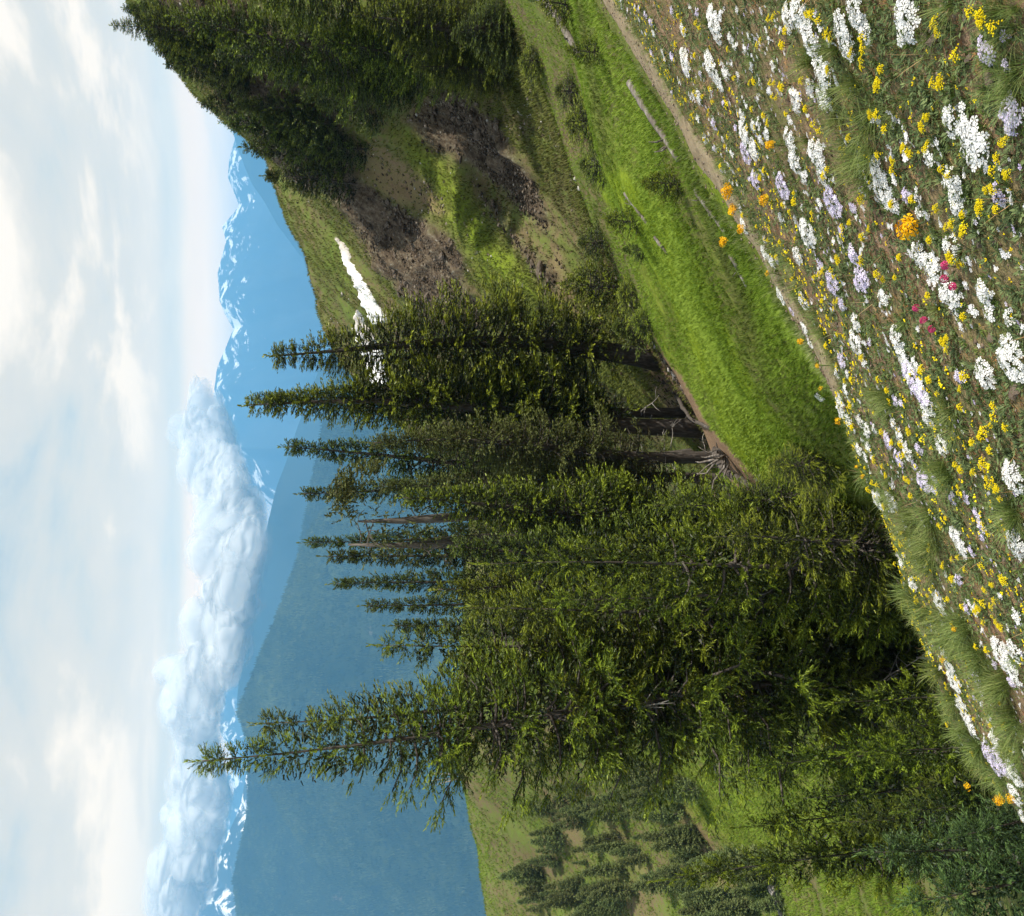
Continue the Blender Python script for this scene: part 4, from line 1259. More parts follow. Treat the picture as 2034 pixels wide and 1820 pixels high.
def root_plate():
    """upturned tangle of bleached roots at the base of the lichen hung fir"""
    p = hit(1445, 905)
    r = np.random.default_rng(9)
    t = thing('root_tangle', 'bleached upturned tangle of roots at the top of the reddish fallen trunk', 'dead wood', p)
    for k in range(11):
        d = r.normal(0, 1, 3) * (0.9, 0.5, 0.7); d[2] = abs(d[2]) + 0.15
        b = Buf()
        P = [np.array((0, 0, 0.05)), d * 0.15 + r.normal(0, 0.03, 3), d * 0.3 + r.normal(0, 0.05, 3), d * 0.42 + r.normal(0, 0.06, 3)]
        b.add(*tube(P, [0.035, 0.025, 0.016, 0.005], 5))
        obj('root', b.mesh('root', [M_LOG], True), t)


root_plate()


def ridge_snag(label, dx, dy, seed):
    p = hit(dx, dy)
    t = thing('dead_snag', label, 'dead tree', p - np.array((0, 0, 0.1)))
    r = np.random.default_rng(seed)
    for k in range(4):
        b = Buf(); a = r.uniform(0, 6)
        b.add(*tube([(0, 0, 0), (0.3 * math.cos(a), 0.3 * math.sin(a), 1.2), (0.55 * math.cos(a), 0.4 * math.sin(a), r.uniform(2.4, 4.2))], [0.1, 0.07, 0.02], 5))
        obj('stem', b.mesh('stem', [M_DEADWOOD], True), t)


ridge_snag('bleached bare snag on the skyline of the far-left hillside', 922, 1543, 3)


# ------------------------------------------------------------------ boulders of the rocky bank
def rock_mesh(seed, name, mat, sub=2, flat=0.6, noise=0.45):
    import bmesh
    bm = bmesh.new()
    bmesh.ops.create_icosphere(bm, subdivisions=sub, radius=1.0)
    r = np.random.default_rng(seed)
    pl = [(r.normal(0, 1, 3), r.uniform(0.45, 0.85)) for _ in range(9)]
    for v in bm.verts:
        c = np.array(v.co)
        for n, d in pl:
            n = n / np.linalg.norm(n)
            e = c @ n - d
            if e > 0:
                c = c - n * e
        c = c * (1 + noise * 0.25 * r.normal()) * (1, 0.8, flat)
        v.co = c
    me = bpy.data.meshes.new(name)
    bm.to_mesh(me); bm.free()
    me.materials.append(mat)
    return me


bolds = [rock_mesh(i, 'boulder', M_BOULDER, 2, 0.7, 0.3) for i in range(5)]
rb = np.random.default_rng(8)
cnt = 0
for k in range(2400):
    P = ROCKP[int(rb.choice([0, 0, 1, 1, 2, 3]))]
    P_ = np.array(P)
    a, b = rb.uniform(P_[:, 0].min(), P_[:, 0].max()), rb.uniform(P_[:, 1].min(), P_[:, 1].max())
    if not inpoly(np.array([a]), np.array([b]), P)[0] or vnoise(a / 18, b / 30, 3) < 0.45:
        continue
    p = hit(a, b)
    if p is None or p[1] < 15:
        continue
    s = rb.uniform(0.05, 0.15) * rb.choice([1, 1, 1, 1.9])
    o = obj('boulder', bolds[cnt % 5], None, p + np.array((0, 0, 0.05)))
    o.rotation_euler = (rb.uniform(-0.4, 0.4), rb.uniform(-0.4, 0.4), rb.uniform(0, 6))
    o.scale = (s * 1.5, s, s * 0.8)
    tag(o, ('small', 'middling', 'large')[int(s > 0.12) + int(s > 0.2)] + ' angular brown rock in the ' + ('band below the snow patch', 'band under the green terrace', 'tail of broken rock beside the grove', 'shaded crag')[ROCKP.index(P)] + (', ' + ('upper', 'middle', 'lower')[min(2, int((b - 190) / 140))] + ' end' if b > 190 else ''), 'rock', 'rocks on the bank')
    cnt += 1
    if cnt >= 240:
        break


# ------------------------------------------------------------------ flowers and small plants
def petal_mat(name, c0, c1, trans=0.3):
    return leaf_mat(name, c0, tuple((a + b) / 2 for a, b in zip(c0, c1)), c1, trans, 0.6, 0.15)


M_WHITE = petal_mat('white_petals', (0.82, 0.82, 0.84), (0.93, 0.93, 0.92))
M_LILAC = petal_mat('lilac_petals', (0.6, 0.5, 0.82), (0.84, 0.79, 0.94))
M_YELLOW = petal_mat('yellow_florets', (0.72, 0.52, 0.008), (0.95, 0.82, 0.015), 0.25)
M_ORANGE = petal_mat('orange_yellow_petals', (0.75, 0.34, 0.005), (0.95, 0.6, 0.01), 0.25)
M_PINK = petal_mat('magenta_petals', (0.35, 0.01, 0.07), (0.65, 0.08, 0.25), 0.2)
M_LEAF = leaf_mat('small_leaves', (0.045, 0.075, 0.016), (0.09, 0.15, 0.03), (0.18, 0.25, 0.06), 0.25, 0.6, 0.2)
M_FERN = leaf_mat('grey_green_leaflets', (0.06, 0.09, 0.035), (0.13, 0.18, 0.07), (0.22, 0.28, 0.12), 0.25, 0.6, 0.2)
M_GRASS = leaf_mat('grass_blades', (0.07, 0.1, 0.018), (0.15, 0.21, 0.045), (0.32, 0.36, 0.13), 0.3, 0.5, 0.25, 0.2)
M_MEADOW = leaf_mat('meadow_blades', (0.085, 0.105, 0.022), (0.122, 0.2, 0.013), (0.23, 0.325, 0.04), 0.3, 0.6, 0.15, inst_=True)
M_TURF = leaf_mat('turf_blades', (0.11, 0.085, 0.05), (0.12, 0.135, 0.032), (0.19, 0.225, 0.05), 0.2, 0.8, 0.1, inst_=True)
M_DRY = leaf_mat('dry_litter', (0.16, 0.08, 0.04), (0.4, 0.2, 0.075), (0.55, 0.4, 0.22), 0.1, 0.8, 0.1, inst_=True)
I_FERN = leaf_mat('grey_green_leaflets_cover', (0.05, 0.075, 0.03), (0.13, 0.18, 0.07), (0.24, 0.3, 0.12), 0.25, 0.6, 0.2, 0.0, True)
I_LEAF = leaf_mat('small_leaves_cover', (0.04, 0.07, 0.014), (0.1, 0.16, 0.03), (0.2, 0.27, 0.06), 0.25, 0.6, 0.2, 0.0, True)
I_GRASS = leaf_mat('short_grass_blades', (0.07, 0.1, 0.018), (0.15, 0.21, 0.045), (0.36, 0.38, 0.16), 0.3, 0.5, 0.25, 0.0, True)
M_STEM = leaf_mat('plant_stems', (0.06, 0.09, 0.03), (0.09, 0.12, 0.04), (0.16, 0.1, 0.06), 0.1, 0.6, 0.2)
M_REDLEAF = leaf_mat('reddish_leaves', (0.16, 0.03, 0.025), (0.24, 0.07, 0.04), (0.3, 0.15, 0.07), 0.2, 0.6, 0.2, inst_=True)


def flower5(np_=5, cup=0.15, seed=0):
    v, f = [(0, 0, 0)], []
    r = np.random.default_rng(seed)
    for i in range(np_):
        a = i * 2 * math.pi / np_ + r.uniform(-0.08, 0.08)
        rot = lambda x, y, z: (x * math.cos(a) - y * math.sin(a), x * math.sin(a) + y * math.cos(a), z)
        k = len(v)
        w = 0.36 if np_ == 5 else 0.46
        v += [rot(0.35, -0.12, cup * 0.4), rot(0.35, 0.12, cup * 0.4), rot(0.8, -w, cup), rot(0.8, w, cup), rot(1.02, 0, cup * 1.1)]
        f += [(0, k, k + 1), (k, k + 2, k + 3), (k, k + 3, k + 1), (k + 2, k + 4, k + 3)]
    return np.array(v), np.array(f)


FL5, FL4 = flower5(5, 0.12, 1), flower5(4, 0.25, 2)
LEAF = (np.array([(0, 0, 0), (0.45, 0.16, 0.06), (0.45, -0.16, 0.06), (1, 0, 0)], float), np.array([(0, 2, 1), (1, 2, 3)]))


def frames_z(nrm, r):
    """bases whose third axis is nrm with a random spin"""
    B = basis(nrm, np.tile((0.3, 0.9, 0.1), (len(nrm), 1)), roll=r.uniform(0, 6.28, len(nrm)))
    return np.stack([B[..., 1], B[..., 2], B[..., 0]], 2)


def cushion(seed, D, mat, fill=0.85, mixed=None):
    """a mat of phlox: (blossom mesh, leaf mesh)"""
    r = np.random.default_rng(seed)
    Rr = D / 2
    fr = 0.0108
    n = max(4, int(fill * 2.1 * (Rr / fr) ** 2))
    a = r.uniform(0, 6.28, n * 2); q = np.sqrt(r.uniform(0, 1, n * 2))
    out = 0.72 + 0.35 * fbm(np.cos(a) * 1.6 + seed, np.sin(a) * 1.6, seed, 3)
    x, y = np.cos(a) * q * Rr * out * 1.15, np.sin(a) * q * Rr * out * 1.15
    # thin out where flowers would pile up
    keep = []
    for i in range(len(x)):
        if all((x[i] - x[j]) ** 2 + (y[i] - y[j]) ** 2 > (fr * 0.8) ** 2 for j in keep[-160:]):
            keep.append(i)
        if len(keep) >= n:
            break
    x, y = x[keep], y[keep]; n = len(x)
    hgt = 0.012 + 0.22 * Rr
    z = hgt * (1 - 0.7 * (x ** 2 + y ** 2) / (Rr * 1.1) ** 2) + 0.25 * Rr * 0.4 * fbm(x / Rr * 2.5, y / Rr * 2.5, seed, 2) + r.normal(0, 0.002, n)
    nrm = np.stack([x / Rr * 0.55, y / Rr * 0.55, np.ones(n)], 1) + r.normal(0, 0.3, (n, 3))
    v, f = inst(*FL5, np.stack([x, y, z], 1), frames_z(nrm, r), np.stack([fr * r.uniform(0.85, 1.15, n)] * 3, 1))
    tint = np.repeat(np.clip(r.normal(0.7, 0.2, n), 0, 1), len(FL5[0]))
    mats, mi = [mat], None
    if mixed:
        mats = [mat, mixed]
        sel = (x + 0.6 * Rr * fbm(x / Rr, y / Rr, seed + 3, 2) > -0.15 * Rr) & (r.uniform(0, 1, n) < 0.75)
        mi = np.repeat(sel.astype(int), len(FL5[1]))
    bl = np_mesh('blossom', v, f, mats, mi, {'tint': tint})
    m = int(60 + 1.3 * n)
    a = r.uniform(0, 6.28, m); q = np.sqrt(r.uniform(0, 1, m)) * Rr * 1.12
    p = np.stack([np.cos(a) * q, np.sin(a) * q, np.maximum(hgt * (1 - 0.8 * (q / Rr) ** 2) - 0.012, 0.0)], 1)
    d = np.stack([np.cos(a), np.sin(a), r.uniform(0.2, 1.4, m)], 1) + r.normal(0, 0.5, (m, 3))
    v, f = inst(*LEAF, p, basis(d, roll=r.uniform(0, 6, m)), np.stack([r.uniform(0.012, 0.022, m)] * 3, 1) * (1, 0.9, 1))
    lf = np_mesh('leaf_cushion', v, f, [M_LEAF], None, {'tint': np.repeat(r.uniform(0, 1, m), 4)})
    return bl, lf


def blob(seed, n=3):
    """a tight button of tiny florets"""
    r = np.random.default_rng(seed)
    o = np.array([(1, 0, 0), (-1, 0, 0), (0, 1, 0), (0, -1, 0), (0, 0, 1), (0, 0, -0.6)], float)
    t = np.array([(0, 2, 4), (2, 1, 4), (1, 3, 4), (3, 0, 4), (2, 0, 5), (1, 2, 5), (3, 1, 5), (0, 3, 5)])
    B = Buf()
    for k in range(n):
        B.add(o * r.uniform(0.4, 0.62) + r.normal(0, 0.38, 3) * (1, 1, 0.4), t)
    return np.concatenate(B.v), np.concatenate(B.f)


BLOB = blob(3, 5)


def fern(r, n, L, B, p0=(0, 0, 0)):
    """finely cut basal leaves"""
    for i in range(n):
        a = r.uniform(0, 6.28)
        d = np.array((math.cos(a), math.sin(a), r.uniform(0.2, 0.8)))
        q = np.linspace(0.25, 1, 7)
        for s in q:
            c = np.array(p0) + d * L * s + np.array((0, 0, -0.25 * L * s * s))
            for sg in (-1, 0, 1):
                e = d * 0.7 + np.array((-d[1], d[0], 0.1)) * sg + r.normal(0, 0.15, 3)
                v, f = inst(*LEAF, c[None], basis(e[None]), np.array([[L * 0.32 * (1.15 - 0.6 * s)] * 3]))
                B.add(v, f, r.uniform(0.2, 0.9))


def umbel_plant(seed, heads, W, stalk, lean=0.4):
    """yellow umbels of a low alpine parsley: list of (part name, mesh)"""
    r = np.random.default_rng(seed)
    parts = []
    S = Buf()
    for k in range(heads):
        a = r.uniform(0, 6.28)
        top = np.array((math.cos(a), math.sin(a), 0)) * stalk * lean * r.uniform(0.3, 1.4) + np.array((0, 0, stalk * r.uniform(0.7, 1.1)))
        S.add(*tube([(0, 0, 0), top * 0.5 + r.normal(0, 0.003, 3), top], [0.0022, 0.0018, 0.0016], 4), t=r.uniform(0.3, 1))
        m = int(r.integers(8, 15))
        w = W * r.uniform(0.75, 1.15)
        a2 = np.arange(m) * 2.399; q = np.sqrt((np.arange(m) + 0.4) / m) * w / 2
        p = top + np.stack([np.cos(a2) * q, np.sin(a2) * q * 0.85, 0.3 * w * (1 - (q / w * 2) ** 2 * 0.7) + r.normal(0, 0.002, m)], 1)
        for c in p:
            S.add(*tube([top, c], [0.0009, 0.0006], 3, False), t=0.5)
        nr = (p - top) * 0.7 + (0, 0, 0.02)
        v, f = inst(*BLOB, p, frames_z(nr, r), np.stack([w * 0.15 * r.uniform(0.8, 1.25, m)] * 3, 1))
        parts.append(('flower_head', np_mesh('flower_head', v, f, [M_YELLOW], None, {'tint': np.repeat(r.uniform(0.3, 1, m), len(BLOB[0]))})))
    parts.append(('stem', S.mesh('stem', [M_STEM])))
    F = Buf(); fern(r, 5, 0.045, F)
    parts.append(('leaf', F.mesh('leaf', [M_FERN])))
    return parts


def wallflower(seed, head, stalk, n=26):
    r = np.random.default_rng(seed)
    S = Buf()
    c = np.array((0.12 * stalk * r.normal(), 0.12 * stalk * r.normal(), stalk))
    P = [np.zeros(3), c * 0.5 + r.normal(0, 0.004, 3), c]
    S.add(*tube(P, [0.0028, 0.0024, 0.002], 5), t=0.4)
    a = np.arange(n) * 2.399; zz = 1 - 1.25 * (np.arange(n) + 0.5) / n
    rr = np.sqrt(np.clip(1 - zz ** 2, 0, 1))
    d = np.stack([np.cos(a) * rr, np.sin(a) * rr, zz], 1)
    p = c + d * (1, 1, 0.8) * head * 0.42 * r.uniform(0.45, 1.35, (n, 1))
    for q in p[::2]:
        S.add(*tube([c, q], [0.0012, 0.0008], 3, False), t=0.3)
    v, f = inst(*FL4, p, frames_z(d + r.normal(0, 0.25, d.shape), r), np.stack([head * 0.21 * r.uniform(0.85, 1.15, n)] * 3, 1))
    fm = np_mesh('flower_head', v, f, [M_ORANGE], None, {'tint': np.repeat(r.uniform(0.1, 1, n), len(FL4[0]))})
    Lf = Buf()
    for k in range(16):
        s = r.uniform(0.02, 0.85); a1 = r.uniform(0, 6.28)
        e = np.array((math.cos(a1), math.sin(a1), r.uniform(0.1, 0.8)))
        v, f = inst(LEAF[0] * (1, 0.45, 1), LEAF[1], (c * s)[None], basis(e[None]), np.array([[r.uniform(0.02, 0.045)] * 3]))
        Lf.add(v, f, r.uniform(0.2, 0.9))
    return [('flower_head', fm), ('stem', S.mesh('stem', [M_STEM])), ('leaf', Lf.mesh('leaf', [M_LEAF]))]


def pink_plant(seed, stalk=0.05):
    r = np.random.default_rng(seed)
    S = Buf(); c = np.array((0.005, 0, stalk)); S.add(*tube([(0, 0, 0), c], [0.002, 0.0015], 4))
    n = 14
    d = r.normal(0, 1, (n, 3)); d[:, 2] = np.abs(d[:, 2]); d /= np.linalg.norm(d, axis=1, keepdims=True)
    v, f = inst(*FL5, c + d * 0.012, frames_z(d, r), np.full((n, 3), 0.0085))
    F = Buf(); fern(r, 4, 0.04, F)
    return [('flower_head', np_mesh('flower_head', v, f, [M_PINK], None, {'tint': np.repeat(r.uniform(0, 1, n), len(FL5[0]))})), ('stem', S.mesh('stem', [M_STEM])), ('leaf', F.mesh('leaf', [M_FERN]))]


def blades(r, n, L, spread, w, arc, base_r, lo=0.1, hi=1.0):
    """curved tapering blades: verts, tris, tint"""
    a = r.uniform(0, 6.28, n)
    q = r.uniform(0, 1, n) ** 0.7
    p0 = np.stack([np.cos(a) * base_r * q, np.sin(a) * base_r * q, np.full(n, -0.01)], 1)
    a = a + r.normal(0, 0.5, n)
    out = np.stack([np.cos(a), np.sin(a), np.zeros(n)], 1)
    sd = np.stack([-np.sin(a), np.cos(a), np.zeros(n)], 1)
    le = L * r.uniform(0.5, 1.1, n)
    sp = spread * (0.15 + q) * r.uniform(0.5, 1.4, n)
    ks = (0, 0.35, 0.7, 1.0)
    rows = []
    for s in ks:
        c = p0 + out * (sp * le * (s + arc * s * s))[:, None] + np.array((0, 0, 1.0)) * (le * (s - 0.32 * sp * (1 + arc) * s * s))[:, None]
        if s < 1:
            rows += [c - sd * (w * (1 - 0.55 * s)), c + sd * (w * (1 - 0.55 * s))]
        else:
            rows.append(c)
    V = np.stack(rows, 1).reshape(-1, 3)
    t = np.array([(0, 1, 3), (0, 3, 2), (2, 3, 5), (2, 5, 4), (4, 5, 6)])
    F = (t[None] + (np.arange(n) * 7)[:, None, None]).reshape(-1, 3)
    ti = np.clip((lo + (hi - lo) * r.uniform(0, 1, n))[:, None] * np.array((0.6, 0.6, 0.8, 0.8, 1, 1, 1.15)), 0, 1).ravel()
    return V, F, ti


def tuft_mesh(seed, n, L, spread=0.55, w=0.0017, base=0.03):
    r = np.random.default_rng(seed)
    V, F, T = blades(r, n, L, spread, w, 0.5, base)
    return np_mesh('grass_tuft', V, F, [M_GRASS], None, {'tint': T})


def ground_rot(p, r, f=0.7):
    n = normal_at(p[0], p[1]).lerp(Vector((0, 0, 1)), 1 - f)
    q = Vector((0, 0, 1)).rotation_difference(n)
    return q @ Quaternion((0, 0, 1), r.uniform(0, 6.28))


def T7(x, y): return 1356 + x * .3353, y * .3353
def T8(x, y): return 1356 + x * .3353, 610.2 + y * .3353
def T9(x, y): return 1356 + x * .3353, 1209.6 + y * .3353


WH7 = [(215, 130, 180), (20, 170, 80), (300, 225, 60), (40, 370, 150), (190, 380, 160), (240, 490, 100), (110, 570, 80), (370, 680, 80), (385, 790, 140), (440, 880, 120), (650, 100, 140), (720, 70, 180),
       (790, 210, 190), (975, 150, 160), (1000, 250, 160), (1060, 50, 180), (1110, 170, 120), (1370, 110, 220), (1330, 220, 70), (555, 380, 60), (700, 580, 140), (860, 420, 180), (860, 580, 130),
       (660, 820, 140), (690, 950, 140), (740, 1040, 80), (520, 800, 80), (820, 900, 170), (850, 1020, 120), (1180, 1000, 160), (1220, 1120, 200), (1270, 1200, 100), (1630, 700, 150),
       (1640, 1080, 160), (1660, 1190, 140), (1490, 920, 100), (1420, 1260, 50), (1430, 1500, 150), (1610, 1460, 120), (760, 1370, 170), (700, 1510, 110), (500, 1490, 90), (540, 1540, 80),
       (380, 1330, 100), (360, 1240, 60), (600, 1290, 60), (1590, 1730, 130), (1650, 1760, 100), (1820, 1720, 140), (600, 1740, 120), (730, 1770, 90), (1210, 1760, 100), (1690, 630, 60)]
WH8 = [(1050, 90, 100), (1050, 200, 150), (1090, 310, 70), (990, 390, 50), (930, 390, 60), (1290, 180, 120), (1330, 290, 130), (1400, 330, 80), (1480, 640, 120), (1640, 0, 90), (1850, 20, 100), (1960, 60, 70),
       (1820, 390, 170), (1980, 300, 240), (960, 590, 140), (1000, 680, 70), (1110, 730, 70), (1150, 720, 50), (1270, 690, 70), (1310, 770, 90), (1350, 850, 110), (1060, 840, 80), (1100, 890, 50), (1170, 1130, 120),
       (1260, 1150, 120), (1560, 820, 110), (1990, 1000, 180), (2010, 1400, 170), (1380, 1640, 90), (1540, 1740, 130), (1640, 1350, 120), (1680, 1420, 130), (1580, 1580, 40), (740, 120, 90), (770, 200, 70), (820, 530, 60), (1310, 1520, 60)]
WH9 = [(1600, 340, 90), (1630, 430, 120), (1660, 560, 90), (1700, 650, 90), (1740, 720, 80), (1920, 270, 180), (1990, 240, 110), (1990, 390, 120), (1880, 800, 90), (1980, 970, 130), (1990, 1100, 110), (2005, 40, 80), (1560, 260, 60), (1850, 760, 60)]
LI7 = [(390, 890, 130), (450, 1060, 110), (610, 1090, 150), (910, 1180, 180), (960, 1360, 70), (1040, 1500, 120), (1090, 1640, 160), (910, 1670, 140), (960, 1790, 90), (830, 1560, 60), (1830, 290, 120), (1950, 380, 60), (1980, 650, 170),
       (1980, 740, 100), (500, 1410, 50), (200, 730, 60), (1940, 200, 50)]
LI8 = [(960, 310, 100), (1240, 790, 110), (1300, 890, 110), (1390, 930, 60), (1450, 1030, 130), (1510, 1080, 60), (1620, 1130, 70), (1700, 1130, 60), (1760, 1220, 60), (1790, 1290, 70), (1790, 1350, 60), (660, 10, 60), (1730, 1440, 60)]
LI9 = [(1760, 400, 90), (1830, 850, 110), (1900, 900, 140), (1790, 470, 90), (1870, 930, 90)]
YE7 = [(600, 80), (680, 210), (650, 260), (790, 80), (820, 50), (900, 80), (930, 180), (1165, 180), (1175, 240), (1055, 310), (1140, 380), (910, 385), (1235, 400), (1250, 450), (1575, 140), (1590, 170), (1830, 15), (1870, 60), (1995, 165), (1770, 300), (1620, 500), (1590, 460),
       (1500, 690), (1480, 720), (1180, 680), (1265, 680), (1290, 790), (1370, 840), (1400, 890), (1250, 920), (1305, 930), (1330, 1000), (1660, 1005), (1040, 820), (890, 740), (910, 1000), (930, 1040), (660, 660), (530, 670), (555, 720), (340, 460), (430, 490), (450, 630), (600, 470),
       (645, 505), (765, 480), (790, 620), (1520, 870), (1730, 1270), (1680, 1300), (1720, 1370), (1775, 1390), (1860, 1170), (1920, 1100), (1860, 1100), (1970, 1260), (2005, 1000), (1980, 840), (1955, 920), (1130, 1170), (1310, 1180), (1425, 1180), (1010, 1340), (1040, 1300), (1120, 1380),
       (1150, 1350), (1130, 1550), (1210, 1590), (990, 1540), (960, 1620), (890, 1580), (1310, 1640), (1530, 1420), (1560, 1210), (1350, 1500), (1660, 1500), (1690, 1560), (1520, 1740), (960, 1760), (870, 1780), (815, 1640), (685, 1650), (620, 1430), (700, 1400), (670, 1240), (740, 1220),
       (820, 1260), (560, 1190), (640, 1210), (700, 1140), (510, 1040), (560, 1000), (290, 1000), (240, 790), (300, 800), (155, 820), (110, 680), (50, 580), (20, 230), (60, 190), (120, 310), (200, 520), (150, 570), (190, 650), (210, 600), (10, 80), (160, 140), (320, 290)]
YE8 = [(895, 50), (990, 160), (1110, 300), (930, 240), (1000, 440), (1050, 600), (1080, 730), (1050, 410), (1230, 430), (1260, 480), (1490, 390), (1530, 430), (1560, 490), (1600, 190), (1620, 160), (1625, 235), (1720, 60), (1740, 360), (1690, 480), (1710, 540), (1895, 660), (1880, 700), (1890, 760),
       (1930, 580), (2005, 670), (1930, 860), (1770, 790), (1850, 860), (1680, 920), (1720, 960), (1780, 980), (1840, 950), (1860, 1010), (1930, 1050), (1940, 1110), (1680, 1060), (1900, 1040), (1380, 980), (1385, 1030), (1410, 1110), (1360, 760), (1400, 740), (1230, 710), (1380, 870), (1190, 910),
       (1110, 940), (1230, 940), (1200, 1030), (1150, 1040), (1240, 1000), (1230, 1160), (1210, 1290), (1165, 1265), (1330, 1400), (1350, 1340), (1570, 1290), (1600, 1250), (1830, 1280), (1860, 1330), (1840, 1500), (1690, 1480), (1720, 1550), (1640, 1490), (1590, 1530), (1650, 1600), (1970, 1600),
       (1950, 1570), (1850, 1700), (1820, 1660), (1870, 1640), (1900, 1720), (1410, 1720), (1480, 1700), (1310, 1660), (1300, 1510), (1290, 1560), (1620, 1720), (1720, 1730), (1790, 1780)]
YE9 = [(1690, 410), (1780, 10), (1830, 60), (1810, 220), (1890, 230), (1870, 690), (1760, 640), (1580, 270), (1880, 1020), (1950, 100), (1590, 440), (1920, 560), (1960, 700)]
OR7 = [(245, 1150, 110, 'large orange-yellow bloom rising in front of the trail'), (475, 1200, 80, 'orange-yellow bloom just below the large one in front of the trail'), (285, 1255, 80, 'orange-yellow bloom left of the large one in front of the trail'),
       (515, 870, 80, 'round orange-yellow bloom over a small white phlox clump near the trail'), (1320, 1370, 165, 'largest round orange-yellow bloom, low among rusty litter in the flower slope'), (230, 1440, 80, 'loose spray of orange-yellow bloom overlapping the far meadow edge'),
       (345, 1380, 70, 'small orange-yellow bloom beside the loose spray'), (495, 1635, 40, 'tiny orange-yellow bloom standing alone before the lower trail')]
OR8 = [(915, 660, 60, 'orange-yellow bloom at the very end of the visible trail'), (690, 200, 60, 'loose orange-yellow bloom against the trail'), (785, 350, 40, 'small orange-yellow bloom at the lower trail edge'), (815, 495, 36, 'small orange-yellow bloom where the trail dips out of sight'),
       (1025, 965, 36, 'small orange bloom at the crest beside the smallest dark conifer'), (1060, 995, 36, 'small orange bloom at the crest among long grass')]
OR9 = [(1590, 110, 42, 'orange-yellow bloom on the crest where the long grass begins'), (1535, 290, 40, 'orange-yellow bloom leaning out from the crest over the dark hollow'), (1675, 1035, 55, 'tall orange-yellow bloom alone on a leafy stem over the dark hollow'), (1850, 1130, 70, 'bigger of the two orange-yellow blooms low on the crest'), (1930, 1115, 60, 'lower of the two orange-yellow blooms on the crest')]
PI = [T7(1630, 1585), T7(1625, 1665), T7(1680, 1710), T8(1450, 15), T8(1495, 90), T8(1545, 140)]
TU7 = [(760, 370, .16), (1020, 480, .2), (940, 700, .2), (1130, 760, .22), (1090, 920, .24), (1050, 1010, .22), (1120, 1060, .2), (1890, 60, .2), (1960, 160, .22), (1960, 420, .22), (1990, 560, .2), (640, 1540, .16), (240, 950, .14), (300, 1090, .14), (560, 1600, .14)]
TU8 = [(850, 140, .17), (870, 210, .16), (1200, 540, .18), (1260, 575, .18), (1200, 600, .16), (1460, 1200, .22), (1360, 1270, .22), (1390, 1350, .24), (1500, 1420, .24), (1620, 700, .2), (1560, 950, .2), (1250, 1100, .2), (1480, 1550, .24), (1420, 1480, .24), (1350, 1700, .24), (1400, 1760, .22), (950, 800, .16),
       (1090, 980, .18), (1120, 1080, .2), (1560, 1010, .2), (1980, 1230, .2), (1190, 1330, .22), (1240, 1440, .22), (1290, 1620, .22), (860, 640, .15)]
TU9 = [(1450, 40, .24), (1600, 150, .26), (1690, 140, .26), (1740, 220, .26), (1800, 330, .26), (1860, 420, .26), (1870, 520, .26), (1960, 600, .26), (1980, 700, .24), (1960, 830, .24), (1560, 200, .24), (1530, 350, .24), (1600, 520, .24), (1680, 720, .22), (1760, 830, .22), (1800, 930, .2), (1900, 1000, .2), (1930, 430, .24),
       (1620, 620, .2), (1540, 60, .24), (1660, 60, .24)]


def dist(p): return math.sqrt(float(p @ p))


SIZES = (0.045, 0.07, 0.1, 0.14, 0.19)
proto = {}


def phlox_proto(kind, si, vi):
    k = (kind, si, vi)
    if k not in proto:
        mt, mx = {'white': (M_WHITE, None), 'lilac': (M_LILAC, None), 'two-toned': (M_WHITE, M_LILAC)}[kind]
        proto[k] = cushion(900 + si * 10 + vi * 3 + len(kind), SIZES[si], mt, 0.85, mx)
    return proto[k]


ANCH = [(T7(1320, 1370), 'the largest orange bloom'), (T7(1100, 950), 'the big green grass tufts mid slope'), (T7(245, 1150), 'the blooms in front of the trail'), (T7(100, 300), 'the far end of the trail'), (T8(900, 600), 'the lower end of the trail'),
        (T8(1430, 480), 'the long two-toned phlox clump'), (T7(1770, 840), 'the big white phlox clump'), (T8(1480, 1450), 'the long grass along the crest'), (T9(1650, 300), 'the crest above the dark hollow'), (T9(1870, 950), 'the two orange blooms on the crest'),
        (T7(1650, 1650), 'the magenta flowers'), (T8(1900, 800), 'the stony ground at the foot of the slope'), (T7(1800, 150), 'the grass at the lower corner of the slope'), (T7(700, 150), 'the upper edge of the flower slope'), (T8(1300, 850), 'the lilac clumps mid slope')]


def near_what(dx, dy):
    return min(ANCH, key=lambda a: (a[0][0] - dx) ** 2 + (a[0][1] - dy) ** 2)[1]


rf = np.random.default_rng(99)
used = []


def put_phlox(p, kind, D, label=None, group=True):
    si = int(np.argmin([abs(s - D) for s in SIZES])); vi = int(rf.integers(0, 3))
    dx, dy = proj(*p)
    size = ('tiny', 'small', 'middling', 'large', 'very large')[si]
    lab = label or f'{size} {kind} phlox clump near {near_what(dx, dy)}'
    t = thing('phlox_clump', lab, 'flowers', p + np.array((0, 0, 0.004)), f'{kind} phlox clumps on the flower slope')
    t.rotation_mode = 'QUATERNION'; t.rotation_quaternion = ground_rot(p, rf, 0.8)
    s = min(max(D / SIZES[si], 0.8), 1.25)
    t.scale = (s, s, s)
    bl, lf = phlox_proto(kind, si, vi)
    obj('blossom', bl, t); obj('leaf_cushion', lf, t)
    used.append((p[0], p[1], D))


def place_list(lst, T, kind):
    for zx, zy, sz in lst:
        dx, dy = T(zx, zy)
        p = hit(dx, dy)
        if p is None or p[1] > 9:
            continue
        put_phlox(p, kind, sz * 0.1688 / FPX * dist(p) * 1.2)


